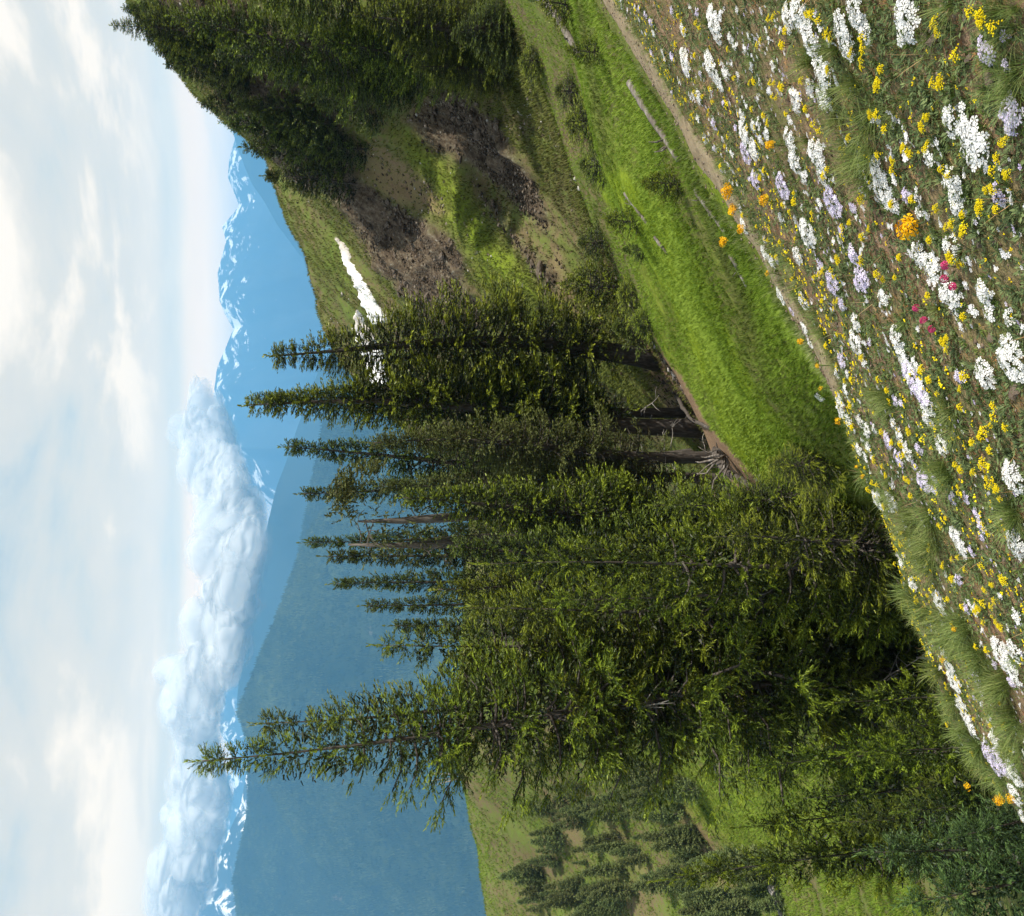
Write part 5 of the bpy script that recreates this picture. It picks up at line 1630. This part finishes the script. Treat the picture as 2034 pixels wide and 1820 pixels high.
p = hit(*T7(1770, 840)); put_phlox(p, 'white', 0.16, 'big dense white phlox clump with clear five-petalled flowers, low on the slope')
p = hit(*T7(1730, 760)); put_phlox(p, 'white', 0.11, 'looser white phlox clump touching the big dense one')
p = hit(*T7(1510, 1580)); put_phlox(p, 'white', 0.14, 'big white phlox clump just above the magenta flowers')
for j, (a, b) in enumerate([(1360, 360), (1400, 430), (1440, 500), (1480, 560)]):
    put_phlox(hit(*T8(a, b)), 'two-toned', 0.15, 'piece of the long white and lilac phlox clump in the middle of the slope')
place_list(WH7, T7, 'white'); place_list(WH8, T8, 'white'); place_list(WH9, T9, 'white')
place_list(LI7, T7, 'lilac'); place_list(LI8, T8, 'lilac'); place_list(LI9, T9, 'lilac')


def ypath_at(x):
    pc = PATHC[np.argsort(PATHC[:, 0])]
    return np.interp(x, pc[:, 0], pc[:, 1])


def slope_points(n, r, ymin=0.9, marg=0.42, wedge=0.66, side=0.0):
    """random places on the flower slope"""
    out = []
    while sum(map(len, out)) < n:
        x, y = r.uniform(-3.2, 8.4, 4000), r.uniform(ymin, 8.6, 4000)
        k = (y < ypath_at(x) - marg) & (np.abs(x) < wedge * (y + 0.6) + side) & ((x > -2.2) | (y < 4.4 + (x + 2.2)))
        out.append(np.stack([x[k], y[k]], 1))
    return np.concatenate(out)[:n]


def clear(x, y, d=0.1):
    return all((x - a) ** 2 + (y - b) ** 2 > (0.5 * c + d) ** 2 for a, b, c in used)


def scatter_things(n, fn, d=0.05, seed=1, ymin=0.9, patch=0.0):
    r = np.random.default_rng(seed)
    k = 0
    for x, y in slope_points(n * 6, r, ymin):
        if k >= n:
            break
        if patch and vnoise(x * 1.4, y * 1.4, seed) < patch:
            continue
        if clear(x, y, d):
            fn(np.array((x, y, float(ground_z(x, y)))), r); k += 1


scatter_things(72, lambda p, r: put_phlox(p, 'white', r.uniform(0.035, 0.1)), 0.03, 1, 1.4, 0.35)
scatter_things(78, lambda p, r: put_phlox(p, 'lilac', r.uniform(0.035, 0.08)), 0.03, 2, 1.4, 0.45)

UMB = [umbel_plant(700 + i, (1, 2, 2, 3, 1, 3)[i], (0.034, 0.03, 0.028, 0.027, 0.04, 0.024)[i], (0.05, 0.055, 0.045, 0.05, 0.06, 0.04)[i]) for i in range(6)]


def put_umbel(p, r, s=1.0):
    dx, dy = proj(*p)
    k = int(r.integers(0, 6))
    t = thing('yellow_umbel_plant', f'{("single-headed", "two-headed", "paired", "three-headed", "broad-headed", "small three-headed")[k]} yellow umbel plant near {near_what(dx, dy)}',
              'flowers', p, 'yellow umbel plants on the flower slope')
    t.rotation_mode = 'QUATERNION'; t.rotation_quaternion = ground_rot(p, r, 0.5)
    t.scale = (s,) * 3
    for nm, me in UMB[k]:
        obj(nm, me, t)


for lst, T in ((YE7, T7), (YE8, T8), (YE9, T9)):
    for zx, zy in lst:
        p = hit(*T(zx, zy))
        if p is not None and p[1] < 9:
            put_umbel(p, rf, rf.uniform(0.75, 1.15))
scatter_things(110, lambda p, r: put_umbel(p, r, r.uniform(0.55, 1.0)), 0.0, 3, 1.5)

for lst, T in ((OR7, T7), (OR8, T8), (OR9, T9)):
    for i, (zx, zy, sz, lab) in enumerate(lst):
        dx, dy = T(zx, zy)
        # the foot stands further down the picture than the bloom
        g = None
        for off in (30, 45, 60, 20, 80, 110):
            g = hit(dx + off, dy - off * 0.05)
            if g is not None and g[1] < 7.5:
                break
        if g is None:
            continue
        d = dist(g)
        top = at(dx, dy, g[1])
        st = max(top[2] - g[2], 0.03)
        hd = max(sz * 0.1688 / FPX * d * 0.62, 0.014)
        t = thing('wallflower', lab, 'flower', g, 'orange-yellow blooms on stems')
        for nm, me in wallflower(800 + i + int(sz), hd * 1.1, st - hd * 0.2, 24 if sz > 60 else 13):
            obj(nm, me, t)
for i, (dx, dy) in enumerate(PI):
    p = hit(dx, dy)
    t = thing('magenta_flower', 'small magenta flower head among leaves near the foot of the slope', 'flower', p, 'magenta flowers')
    for nm, me in pink_plant(i):
        obj(nm, me, t)

TUFTS = [tuft_mesh(40 + i, (110, 80, 140, 95, 60, 120)[i], 0.2, (0.5, 0.8, 0.65, 1.0)[i % 4], 0.0017, 0.045) for i in range(6)]


def put_tuft(p, r, s, label=None):
    dx, dy = proj(*p)
    o = obj('grass_tuft', TUFTS[int(r.integers(0, 6))], None, p)
    o.rotation_mode = 'QUATERNION'; o.rotation_quaternion = ground_rot(p, r, 0.5)
    o.scale = (s, s, s * r.uniform(0.85, 1.15))
    tag(o, label or f'{"small" if s < 0.45 else "middling" if s < 0.75 else "big"} tuft of fine green grass near {near_what(dx, dy)}', 'grass', 'grass tufts on the flower slope')


for lst, T in ((TU7, T7), (TU8, T8), (TU9, T9)):
    for zx, zy, L in lst:
        dx, dy = T(zx, zy)
        p = hit(dx, dy)
        if p is not None and p[1] < 8:
            L *= (0.66 if zx < 1600 else 0.42) if T is T7 else 0.7
            put_tuft(p, rf, L / 0.2)
            for k in range(2):
                q = p + rf.normal(0, 0.06, 3); q[2] = float(ground_z(q[0], q[1]))
                put_tuft(q, rf, L / 0.2 * rf.uniform(0.6, 0.95))
scatter_things(70, lambda p, r: put_tuft(p, r, r.uniform(0.2, 0.45)), 0.0, 5, 1.6)
# long grass fringes the crest of the slope and the edges of the trail
rg = np.random.default_rng(6)
for s in np.linspace(0.02, 0.98, 34):
    q = PATHC[int(s * (len(PATHC) - 1))]
    for sg in (-1, 1):
        x, y = q + np.array((sg * -0.4, sg * -0.5)) * rg.uniform(1.1, 1.6)
        if abs(x) < 0.65 * (y + 1):
            put_tuft(np.array((x, y, float(ground_z(x, y)))), rg, rg.uniform(0.2, 0.35), f'small grass tuft fringing the {"far" if sg < 0 else "near"} edge of the trail, {("far", "middle", "near")[min(2, int(s * 3.6))]} stretch')

STONES = [rock_mesh(60 + i, 'stone', M_STONE, 1, 0.5, 0.35) for i in range(5)]


def put_stone(p, r, s):
    dx, dy = proj(*p)
    o = obj('stone', STONES[int(r.integers(0, 5))], None, p + np.array((0, 0, s * 0.1)))
    o.rotation_euler = (r.uniform(-0.6, 0.3), r.uniform(-0.5, 0.2), r.uniform(0, 6.28)); o.scale = (s * 1.2, s, s)
    tag(o, f'flat brown stone on bare earth near {near_what(dx, dy)}', 'stone', 'stones on the flower slope')


for a, b, s in [(1505, 215, .03), (1460, 240, .028), (1840, 450, .03), (1700, 340, .022), (1690, 80, .025), (1895, 950, .024), (450, 1390, .05)]:
    put_stone(hit(*T7(a, b)), rf, s)
for a, b, s in [(1565, 350, .022), (1960, 500, .03), (1990, 480, .03), (1835, 170, .022), (1850, 1150, .024), (1900, 1110, .024), (1510, 1280, .02), (1920, 1480, .026), (1890, 1600, .024)]:
    put_stone(hit(*T8(a, b)), rf, s)
scatter_things(130, lambda p, r: put_stone(p, r, r.uniform(0.008, 0.022)), 0.0, 7)


# ------------------------------------------------------------------ growth nobody could count
def slope_normals(P):
    e = 0.1
    zx = (base_z(P[:, 0] + e, P[:, 1]) - base_z(P[:, 0] - e, P[:, 1])) / (2 * e)
    zy = (base_z(P[:, 0], P[:, 1] + e) - base_z(P[:, 0], P[:, 1] - e)) / (2 * e)
    n = np.stack([-zx, -zy, np.ones(len(P))], 1)
    return n / np.linalg.norm(n, axis=1, keepdims=True)


def on_ground(xy):
    return np.concatenate([xy, ground_z(xy[:, 0], xy[:, 1])[:, None]], 1)


SCATTER = None


def scatter_tree():
    """instances a small plant on every point of the mesh, turned and scaled by the point's own attributes"""
    global SCATTER
    if SCATTER:
        return SCATTER
    t = bpy.data.node_groups.new('scatter', 'GeometryNodeTree')
    t.interface.new_socket('Geometry', in_out='INPUT', socket_type='NodeSocketGeometry')
    t.interface.new_socket('Plant', in_out='INPUT', socket_type='NodeSocketObject')
    t.interface.new_socket('Geometry', in_out='OUTPUT', socket_type='NodeSocketGeometry')
    N, L = t.nodes, t.links
    gi, go = N.new('NodeGroupInput'), N.new('NodeGroupOutput')
    oi = N.new('GeometryNodeObjectInfo')
    L.new(gi.outputs[1], oi.inputs['Object'])
    ip = N.new('GeometryNodeInstanceOnPoints')
    L.new(gi.outputs[0], ip.inputs['Points'])
    L.new(oi.outputs['Geometry'], ip.inputs['Instance'])
    a = N.new('GeometryNodeInputNamedAttribute'); a.data_type = 'FLOAT_VECTOR'; a.inputs[0].default_value = 'turn'
    e = N.new('FunctionNodeEulerToRotation')
    L.new(a.outputs[0], e.inputs[0]); L.new(e.outputs[0], ip.inputs['Rotation'])
    c = N.new('GeometryNodeInputNamedAttribute'); c.data_type = 'FLOAT'; c.inputs[0].default_value = 'size'
    L.new(c.outputs[0], ip.inputs['Scale'])
    L.new(ip.outputs[0], go.inputs[0])
    SCATTER = (t, [i for i in t.interface.items_tree if i.name == 'Plant'][0].identifier)
    return SCATTER


def stuff(name, tmpl, P, size, mat, r, tint, up=0.0, spin_up=True, norm=None):
    n = len(P)
    nrm = slope_normals(P) if norm is None else norm
    nrm = nrm * (1 - up) + np.array((0, 0, 1.0)) * up
    nrm = nrm + r.normal(0, 0.12, nrm.shape)
    B = frames_z(nrm, r)
    eul = np.stack([np.arctan2(B[:, 2, 1], B[:, 2, 2]), np.arcsin(np.clip(-B[:, 2, 0], -1, 1)), np.arctan2(B[:, 1, 0], B[:, 0, 0])], 1)
    me = bpy.data.meshes.new(name)
    me.vertices.add(n)
    me.vertices.foreach_set('co', np.ascontiguousarray(P, np.float32).ravel())
    me.attributes.new('turn', 'FLOAT_VECTOR', 'POINT').data.foreach_set('vector', np.ascontiguousarray(eul, np.float32).ravel())
    me.attributes.new('size', 'FLOAT', 'POINT').data.foreach_set('value', np.ascontiguousarray(size, np.float32))
    me.attributes.new('tint', 'FLOAT', 'POINT').data.foreach_set('value', np.ascontiguousarray(np.clip(tint, 0.001, 1), np.float32))
    o = obj(name, me, kind='stuff')
    plant = bpy.data.objects.new(name + '_piece', np_mesh(name + '_piece', tmpl[0], tmpl[1], [mat]))
    md = o.modifiers.new('scatter', 'NODES')
    md.node_group, key = scatter_tree()
    md[key] = plant
    return o


def leafy(seed, n, up=0.5):
    r = np.random.default_rng(seed)
    B = Buf()
    for i in range(n):
        a = r.uniform(0, 6.28); q = r.uniform(0, 0.6)
        e = np.array((math.cos(a), math.sin(a), r.uniform(0.1, 1.6) * up))
        v, f = inst(*LEAF, np.array([[math.cos(a) * q, math.sin(a) * q, r.uniform(0, 0.25)]]), basis(e[None], roll=r.uniform(-1, 1, 1)), np.array([[r.uniform(0.35, 0.7)] * 3]))
        B.add(v, f)
    return np.concatenate(B.v), np.concatenate(B.f)


def tuftlet(seed, n, w=0.04, spread=0.5):
    r = np.random.default_rng(seed)
    v, f = [], []
    for i in range(n):
        a = r.uniform(0, 6.28); o = np.array((math.cos(a), math.sin(a), 0)); s = np.array((-o[1], o[0], 0)) * w
        b = o * r.uniform(0, 0.2); t = b + o * spread * r.uniform(0.2, 1.1) + np.array((0, 0, r.uniform(0.6, 1)))
        m = (b + t) / 2 + (0, 0, 0.08)
        k = len(v)
        v += [b - s, b + s, m - s * 0.7, m + s * 0.7, t]
        f += [(k, k + 1, k + 3), (k, k + 3, k + 2), (k + 2, k + 3, k + 4)]
    return np.array(v), np.array(f)


def strips(seed, n):
    """curled dry leaf ends"""
    r = np.random.default_rng(seed)
    v, f = [], []
    for i in range(n):
        p = r.normal(0, 0.5, 3) * (1, 1, 0.12) + (0, 0, 0.12); a = r.uniform(0, 6.28); da = r.normal(0, 0.9)
        w = 0.05
        k = len(v)
        for j in range(4):
            s = np.array((-math.sin(a), math.cos(a), r.normal(0, 0.4))) * w * (1 - j / 4.5)
            v += [p - s, p + s]
            p = p + np.array((math.cos(a), math.sin(a), r.normal(0, 0.25))) * 0.3
            a += da
        for j in range(3):
            b = k + 2 * j
            f += [(b, b + 1, b + 3), (b, b + 3, b + 2)]
    return np.array(v), np.array(f)


rs = np.random.default_rng(1234)


def dense_near(n, seed, pw=1.0, **k):
    """places on the flower slope, thinning with distance"""
    r = np.random.default_rng(seed)
    k['ymin'] = min(k.get('ymin', 0.9), 0.3) if k.get('ymin', 0.9) < 1.5 else k['ymin']
    q = slope_points(int(n * 6.5), r, side=1.5, **k)
    n = int(n * 1.45)
    w = np.clip(2.2 / np.hypot(q[:, 0], q[:, 1] + 0.6), 0.12, 1) ** pw
    return q[r.uniform(0, 1, len(q)) < w][:n]


q = dense_near(24000, 20, 1.0, ymin=0.6)
q = q[(vnoise(q[:, 0] * 1.9, q[:, 1] * 1.9, 71) + 0.4 * rs.uniform(0, 1, len(q))) > 0.56]
P = on_ground(q)
stuff('ground_cover', leafy(1, 13), P, rs.uniform(0.018, 0.042, len(P)), I_FERN, rs, np.clip(rs.normal(0.45, 0.22, len(P)), 0, 1))
q = dense_near(12000, 24, 0.8, ymin=0.6)
q = q[(vnoise(q[:, 0] * 2.3 + 9, q[:, 1] * 2.3, 75)) > 0.48]
P = on_ground(q)
stuff('ground_cover', leafy(2, 11, 0.9), P, rs.uniform(0.014, 0.032, len(P)), I_LEAF, rs, np.clip(rs.normal(0.5, 0.25, len(P)), 0, 1))
q = dense_near(900, 26, 0.8, ymin=0.6)
q = q[(vnoise(q[:, 0] * 3, q[:, 1] * 3, 79)) > 0.7]
P = on_ground(q)
stuff('reddish_leaves', leafy(3, 10, 0.7), P, rs.uniform(0.012, 0.028, len(P)), M_REDLEAF, rs, rs.uniform(0, 1, len(P)))
q = dense_near(14000, 21, 0.8, ymin=0.6)
q = q[(vnoise(q[:, 0] * 1.6, q[:, 1] * 1.6, 81) + 0.3 * rs.uniform(0, 1, len(q))) > 0.55]
P = on_ground(q)
stuff('litter', strips(1, 9), P, rs.uniform(0.012, 0.03, len(P)), M_DRY, rs, rs.uniform(0, 1, len(P)))
q = dense_near(9000, 22, 1.0, ymin=0.6)
P = on_ground(q) - (0, 0, 0.001)
OCT = (np.array([(1, 0, 0), (-0.9, 0.1, 0), (0.1, 0.8, 0.05), (-0.1, -0.9, 0), (0.2, 0.1, 0.55), (0, 0, -0.4)], float), np.array([(0, 2, 4), (2, 1, 4), (1, 3, 4), (3, 0, 4), (2, 0, 5), (1, 2, 5), (3, 1, 5), (0, 3, 5)]))
M_GRAVEL = leaf_mat('gravel_chips', (0.07, 0.048, 0.034), (0.15, 0.11, 0.08), (0.27, 0.22, 0.17), 0.0, 0.9, 0.1, inst_=True)
stuff('gravel', OCT, P, rs.uniform(0.003, 0.012, len(P)) * rs.choice([1, 1, 1.7], len(P)), M_GRAVEL, rs, rs.uniform(0, 1, len(P)))
q = dense_near(8000, 23, 0.5, ymin=0.6, marg=0.3)
q = q[(vnoise(q[:, 0] * 1.2, q[:, 1] * 1.2, 91) + 0.25 * (q[:, 1] > 3.5)) > 0.45]
P = on_ground(q)
stuff('fine_grass', tuftlet(1, 9, 0.015, 0.6), P, rs.uniform(0.015, 0.06, len(P)), I_GRASS, rs, np.clip(rs.normal(0.5, 0.25, len(P)), 0, 1), 0.5)

# single blossoms strewn between the clumps, dead stalks
for nm_, mt_, n_, sd_ in (('strewn_white_blossoms', (0.82, 0.82, 0.85), 1500, 301), ('strewn_lilac_blossoms', (0.66, 0.56, 0.86), 1200, 302)):
    q = dense_near(n_ * 3, sd_, 0.3, ymin=0.9)
    q = q[vnoise(q[:, 0] * 1.7 + sd_, q[:, 1] * 1.7, sd_) > 0.52][:n_]
    P = on_ground(q) + (0, 0, 0.018)
    stuff(nm_, FL5, P, rs.uniform(0.006, 0.011, len(P)), leaf_mat(nm_, mt_, mt_, (0.92, 0.91, 0.93), 0.3, 0.6, 0.15, 0.0, True), rs, rs.uniform(0, 1, len(P)))
q = dense_near(9000, 303, 0.2, ymin=0.9)
q = q[vnoise(q[:, 0] * 1.3 + 5, q[:, 1] * 1.3, 303) > 0.5][:2400]
P = on_ground(q) + (0, 0, 0.03)
stuff('strewn_yellow_florets', BLOB, P, rs.uniform(0.003, 0.0065, len(P)), leaf_mat('strewn_yellow', (0.7, 0.5, 0.01), (0.85, 0.68, 0.012), (0.95, 0.82, 0.02), 0.2, 0.6, 0.1, 0.0, True), rs, rs.uniform(0, 1, len(P)))
q = dense_near(9000, 305, 0.0, ymin=2.8)
q = q[vnoise(q[:, 0] * 1.1 + 2, q[:, 1] * 1.1, 305) > 0.48][:1300]
P = on_ground(q) + (0, 0, 0.035)
stuff('strewn_yellow_florets', BLOB, P, rs.uniform(0.006, 0.0125, len(P)), bpy.data.materials['strewn_yellow'], rs, rs.uniform(0, 1, len(P)))
q = dense_near(420, 304, 0.4, ymin=0.8)
P = on_ground(q)
stuff('dead_stalks', tuftlet(9, 2, 0.01, 1.1), P, rs.uniform(0.05, 0.1, len(P)), M_DRY, rs, rs.uniform(0.5, 1, len(P)))

def bunch(seed, n):
    """a handful of phlox blossoms close together"""
    r = np.random.default_rng(seed)
    B = Buf()
    for i in range(n):
        p = r.normal(0, 1.3, 3) * (1, 1, 0.15)
        v, f = inst(*FL5, p[None], frames_z(np.array([(0, 0, 1.0)]) + r.normal(0, 0.3, (1, 3)), r), np.array([[r.uniform(0.8, 1.1)] * 3]))
        B.add(v, f)
    return np.concatenate(B.v), np.concatenate(B.f)


for k_ in range(3):
    q = dense_near(6000, 310 + k_, 0.15, ymin=1.6)
    q = q[vnoise(q[:, 0] * 1.5 + k_, q[:, 1] * 1.5, 310 + k_) > 0.6][:260]
    P = on_ground(q) + (0, 0, 0.02)
    stuff('strewn_white_blossoms', bunch(k_, (5, 9, 13)[k_]), P, rs.uniform(0.007, 0.011, len(P)), bpy.data.materials['strewn_white_blossoms'], rs, rs.uniform(0, 1, len(P)))
# grass creeping over the trail's edges, grit on the tread
i_ = rs.integers(0, len(PATHC), 2600)
o_ = (0.27 + np.abs(rs.normal(0, 0.14, 2600))) * rs.choice([-1, 1], 2600)
T_ = np.gradient(PATHC, axis=0); T_ /= np.linalg.norm(T_, axis=1, keepdims=True)
q = PATHC[i_] + np.stack([-T_[i_, 1], T_[i_, 0]], 1) * o_[:, None] + rs.normal(0, 0.05, (2600, 2))
P = on_ground(q)
stuff('fine_grass', tuftlet(12, 8, 0.02, 0.7), P, rs.uniform(0.025, 0.075, len(P)), I_GRASS, rs, np.clip(rs.normal(0.5, 0.25, len(P)), 0, 1), 0.5)
i_ = rs.integers(0, len(PATHC), 900)
q = PATHC[i_] + rs.normal(0, 0.14, (900, 2))
P = on_ground(q) + (0, 0, 0.022)
stuff('grit', OCT, P, rs.uniform(0.006, 0.02, len(P)), M_GRAVEL, rs, rs.uniform(0.3, 1, len(P)))

# meadow beyond the trail
n = 130000
y = 4.5 * (26 / 4.5) ** rs.uniform(0, 1, n); x = rs.uniform(-0.5, 0.62, n) * (y + 1)
k = (y > ypath_at(x) + 0.45) & ((x > -2.6) | (y > 6.5))
P = on_ground(np.stack([x[k], y[k]], 1))
rock, lush, soil = masks(P[:, 0], P[:, 1], P[:, 2])
k = (soil < 0.5) & (rock < 0.5) & (vnoise(P[:, 0] * 1.1, P[:, 1] * 1.1, 61) + 0.5 * rs.uniform(0, 1, len(P)) > 0.45)
P = P[k]
lush = sum(masks(P[:, 0] + rs.normal(0, 0.9, len(P)), P[:, 1] + rs.normal(0, 1.2, len(P)), P[:, 2] + rs.normal(0, 0.25, len(P)))[1] for _ in range(5)) / 5.0
lv = fbm(P[:, 0] * 0.45 + P[:, 1] * 0.35, P[:, 1] * 0.16 - P[:, 0] * 0.12, 63, 4)  # patchy growth; its dark side also paints shadow patches into the tint
stuff('meadow_grass', tuftlet(2, 6, 0.05, 0.7), P, rs.uniform(0.035, 0.075, len(P)) * (1 + 0.5 * lush), M_MEADOW, rs, np.clip(0.36 + 0.2 * lush + 1.1 * lv + rs.normal(0, 0.12, len(P)), 0, 1), 0.4)
k = (rs.uniform(0, 1, len(P)) < 0.5 * lush) & (lv > -0.15) & (P[:, 1] > 7.5)
Q = P[k]
stuff('leafy_herbs', leafy(5, 9, 1.2), Q, rs.uniform(0.035, 0.085, len(Q)) * (0.7 + 0.02 * Q[:, 1]), M_MEADOW, rs, np.clip(0.55 + 0.5 * lv[k] + rs.normal(0, 0.15, len(Q)), 0, 1), 0.5)
# turf of the bank and of the hillside beyond
n = 230000
y = 20 * (96 / 20) ** rs.uniform(0, 1, n); x = rs.uniform(-0.64, 0.5, n) * y
P = on_ground(np.stack([x, y], 1))
rock, lush, soil = masks(P[:, 0], P[:, 1], P[:, 2])
pt_ = 0.4 * fbm(P[:, 0] * 0.35 + P[:, 1] * 0.2, P[:, 1] * 0.12 - P[:, 0] * 0.1, 67, 5, 0.65) + 0.9 * ribs(P[:, 0], P[:, 1])
k = (rock < 0.5) & ((soil < 0.5) | (rs.uniform(0, 1, n) < 0.35)) & (pt_ - 0.3 * soil + 0.6 * rs.uniform(0, 1, n) + 0.5 * lush > 0.12)
P, lush, pt_ = P[k], lush[k], pt_[k]
g = (P[:, 0] < -9) & (rs.uniform(0, 1, len(P)) < 0.55)
stuff('meadow_grass', tuftlet(4, 5, 0.07, 0.8), P[g], rs.uniform(0.08, 0.17, int(g.sum())) * (1 + 0.012 * P[g, 1]), M_MEADOW, rs, np.clip(0.45 + 0.7 * pt_[g] + rs.normal(0, 0.15, int(g.sum())), 0, 1), 0.3)
P, lush, pt_ = P[~g], lush[~g], pt_[~g]
stuff('turf', tuftlet(3, 4, 0.09, 0.8), P, rs.uniform(0.05, 0.13, len(P)) * (1 + 0.012 * P[:, 1]), M_TURF, rs, np.clip(0.5 + 0.28 * (P[:, 0] < -12) + 0.8 * pt_ + 0.12 * lush + rs.normal(0, 0.13, len(P)), 0, 1), 0.3)
# pale flower specks and stones among the turf of the bank
n = 2600
y = 20 * (60 / 20) ** rs.uniform(0, 1, n); x = rs.uniform(0.0, 0.5, n) * y
P = on_ground(np.stack([x, y], 1))
rock, lush, soil = masks(P[:, 0], P[:, 1], P[:, 2])
k = (vnoise(P[:, 0] * 0.5, P[:, 2] * 1.4, 15) > 0.56)
P = P[k]
M_PALE = leaf_mat('pale_stone_chips', (0.16, 0.13, 0.1), (0.3, 0.27, 0.24), (0.55, 0.53, 0.5), 0.0, 0.9, 0.1, inst_=True)
stuff('scree', OCT, P, rs.uniform(0.03, 0.09, len(P)) * rs.choice([1, 1, 1, 1.6], len(P)), M_PALE, rs, rs.uniform(0, 1, len(P)) ** 1.6)

# rubble over the broken rock and down its runnels
n = 90000
y = 20 * (56 / 20) ** rs.uniform(0, 1, n); x = rs.uniform(0.0, 0.5, n) * y
P = on_ground(np.stack([x, y], 1))
rock, lush, soil = masks(P[:, 0], P[:, 1], P[:, 2])
k = ((rock > 0.5) & (rs.uniform(0, 1, n) < 0.75)) | ((soil > 0.5) & (rs.uniform(0, 1, n) < 0.3)) | (rs.uniform(0, 1, n) < 0.02)
P = P[k]
P[:, 2] += 0.25 * (rock[k] > 0.5) * rs.uniform(-0.3, 1, len(P))
M_RUBBLE = leaf_mat('rubble', (0.035, 0.027, 0.02), (0.09, 0.068, 0.05), (0.2, 0.17, 0.14), 0.0, 0.95, 0.1, 0.0, True)
stuff('rubble', OCT, P, rs.uniform(0.014, 0.045, len(P)) * rs.choice([1, 1, 1, 1, 1.6, 2.6], len(P)), M_RUBBLE, rs, rs.uniform(0, 1, len(P)) ** 1.5)


# ------------------------------------------------------------------ far-off woods that read as one mass
SPIRE = (np.array([(0.17, 0, 0), (-0.085, 0.15, 0), (-0.085, -0.15, 0), (0, 0, 1), (0.62, 0.3, 0), (0.4, 0.42, 0), (0.4, 0.18, 0), (0.47, 0.3, 0.75), (-0.1, 0.65, 0), (-0.3, 0.75, 0), (-0.3, 0.55, 0), (-0.23, 0.65, 0.85)], float),
         np.concatenate([np.array([(0, 1, 3), (1, 2, 3), (2, 0, 3)]) + 4 * i for i in range(3)]))
M_FAR_WOOD = leaf_mat('far_forest', (0.006, 0.011, 0.007), (0.026, 0.04, 0.016), (0.08, 0.1, 0.04), 0.0, 0.9, 0.0, 0.0, True)


def forest(V, count, h0, h1, seed, tmax):
    r = np.random.default_rng(seed)
    m_, n_ = V.shape[:2]
    i = r.uniform((m_ - 9) * (1 - tmax), m_ - 8.02, count); j = r.uniform(0, n_ - 1.01, count)
    i0, j0 = i.astype(int), j.astype(int)
    # the crest is the row before the far side's eight rows; row 0 is the foot of the slope
    fi, fj = (i - i0)[:, None], (j - j0)[:, None]
    P = (V[i0, j0] * (1 - fi) * (1 - fj) + V[i0 + 1, j0] * fi * (1 - fj) + V[i0, j0 + 1] * (1 - fi) * fj + V[i0 + 1, j0 + 1] * fi * fj)
    cl = fbm(P[:, 0] / 110, (P[:, 1] * 0.5 + P[:, 2]) / 110, seed, 4, 0.6)
    keep = cl + 0.9 * r.uniform(0, 1, count) > 0.05
    P, cl = P[keep], cl[keep]
    c = len(P)
    stuff('forest', SPIRE, P - (0, 0, 1.0), r.uniform(h0, h1, c), M_FAR_WOOD, r, np.clip(0.42 + 0.5 * cl + r.normal(0, 0.17, c), 0, 1), norm=np.tile((0.0, 0.0, 1.0), (c, 1)))


forest(VM, 110000, 7, 14, 5, 0.75)
forest(VL, 60000, 7, 13, 6, 0.5)
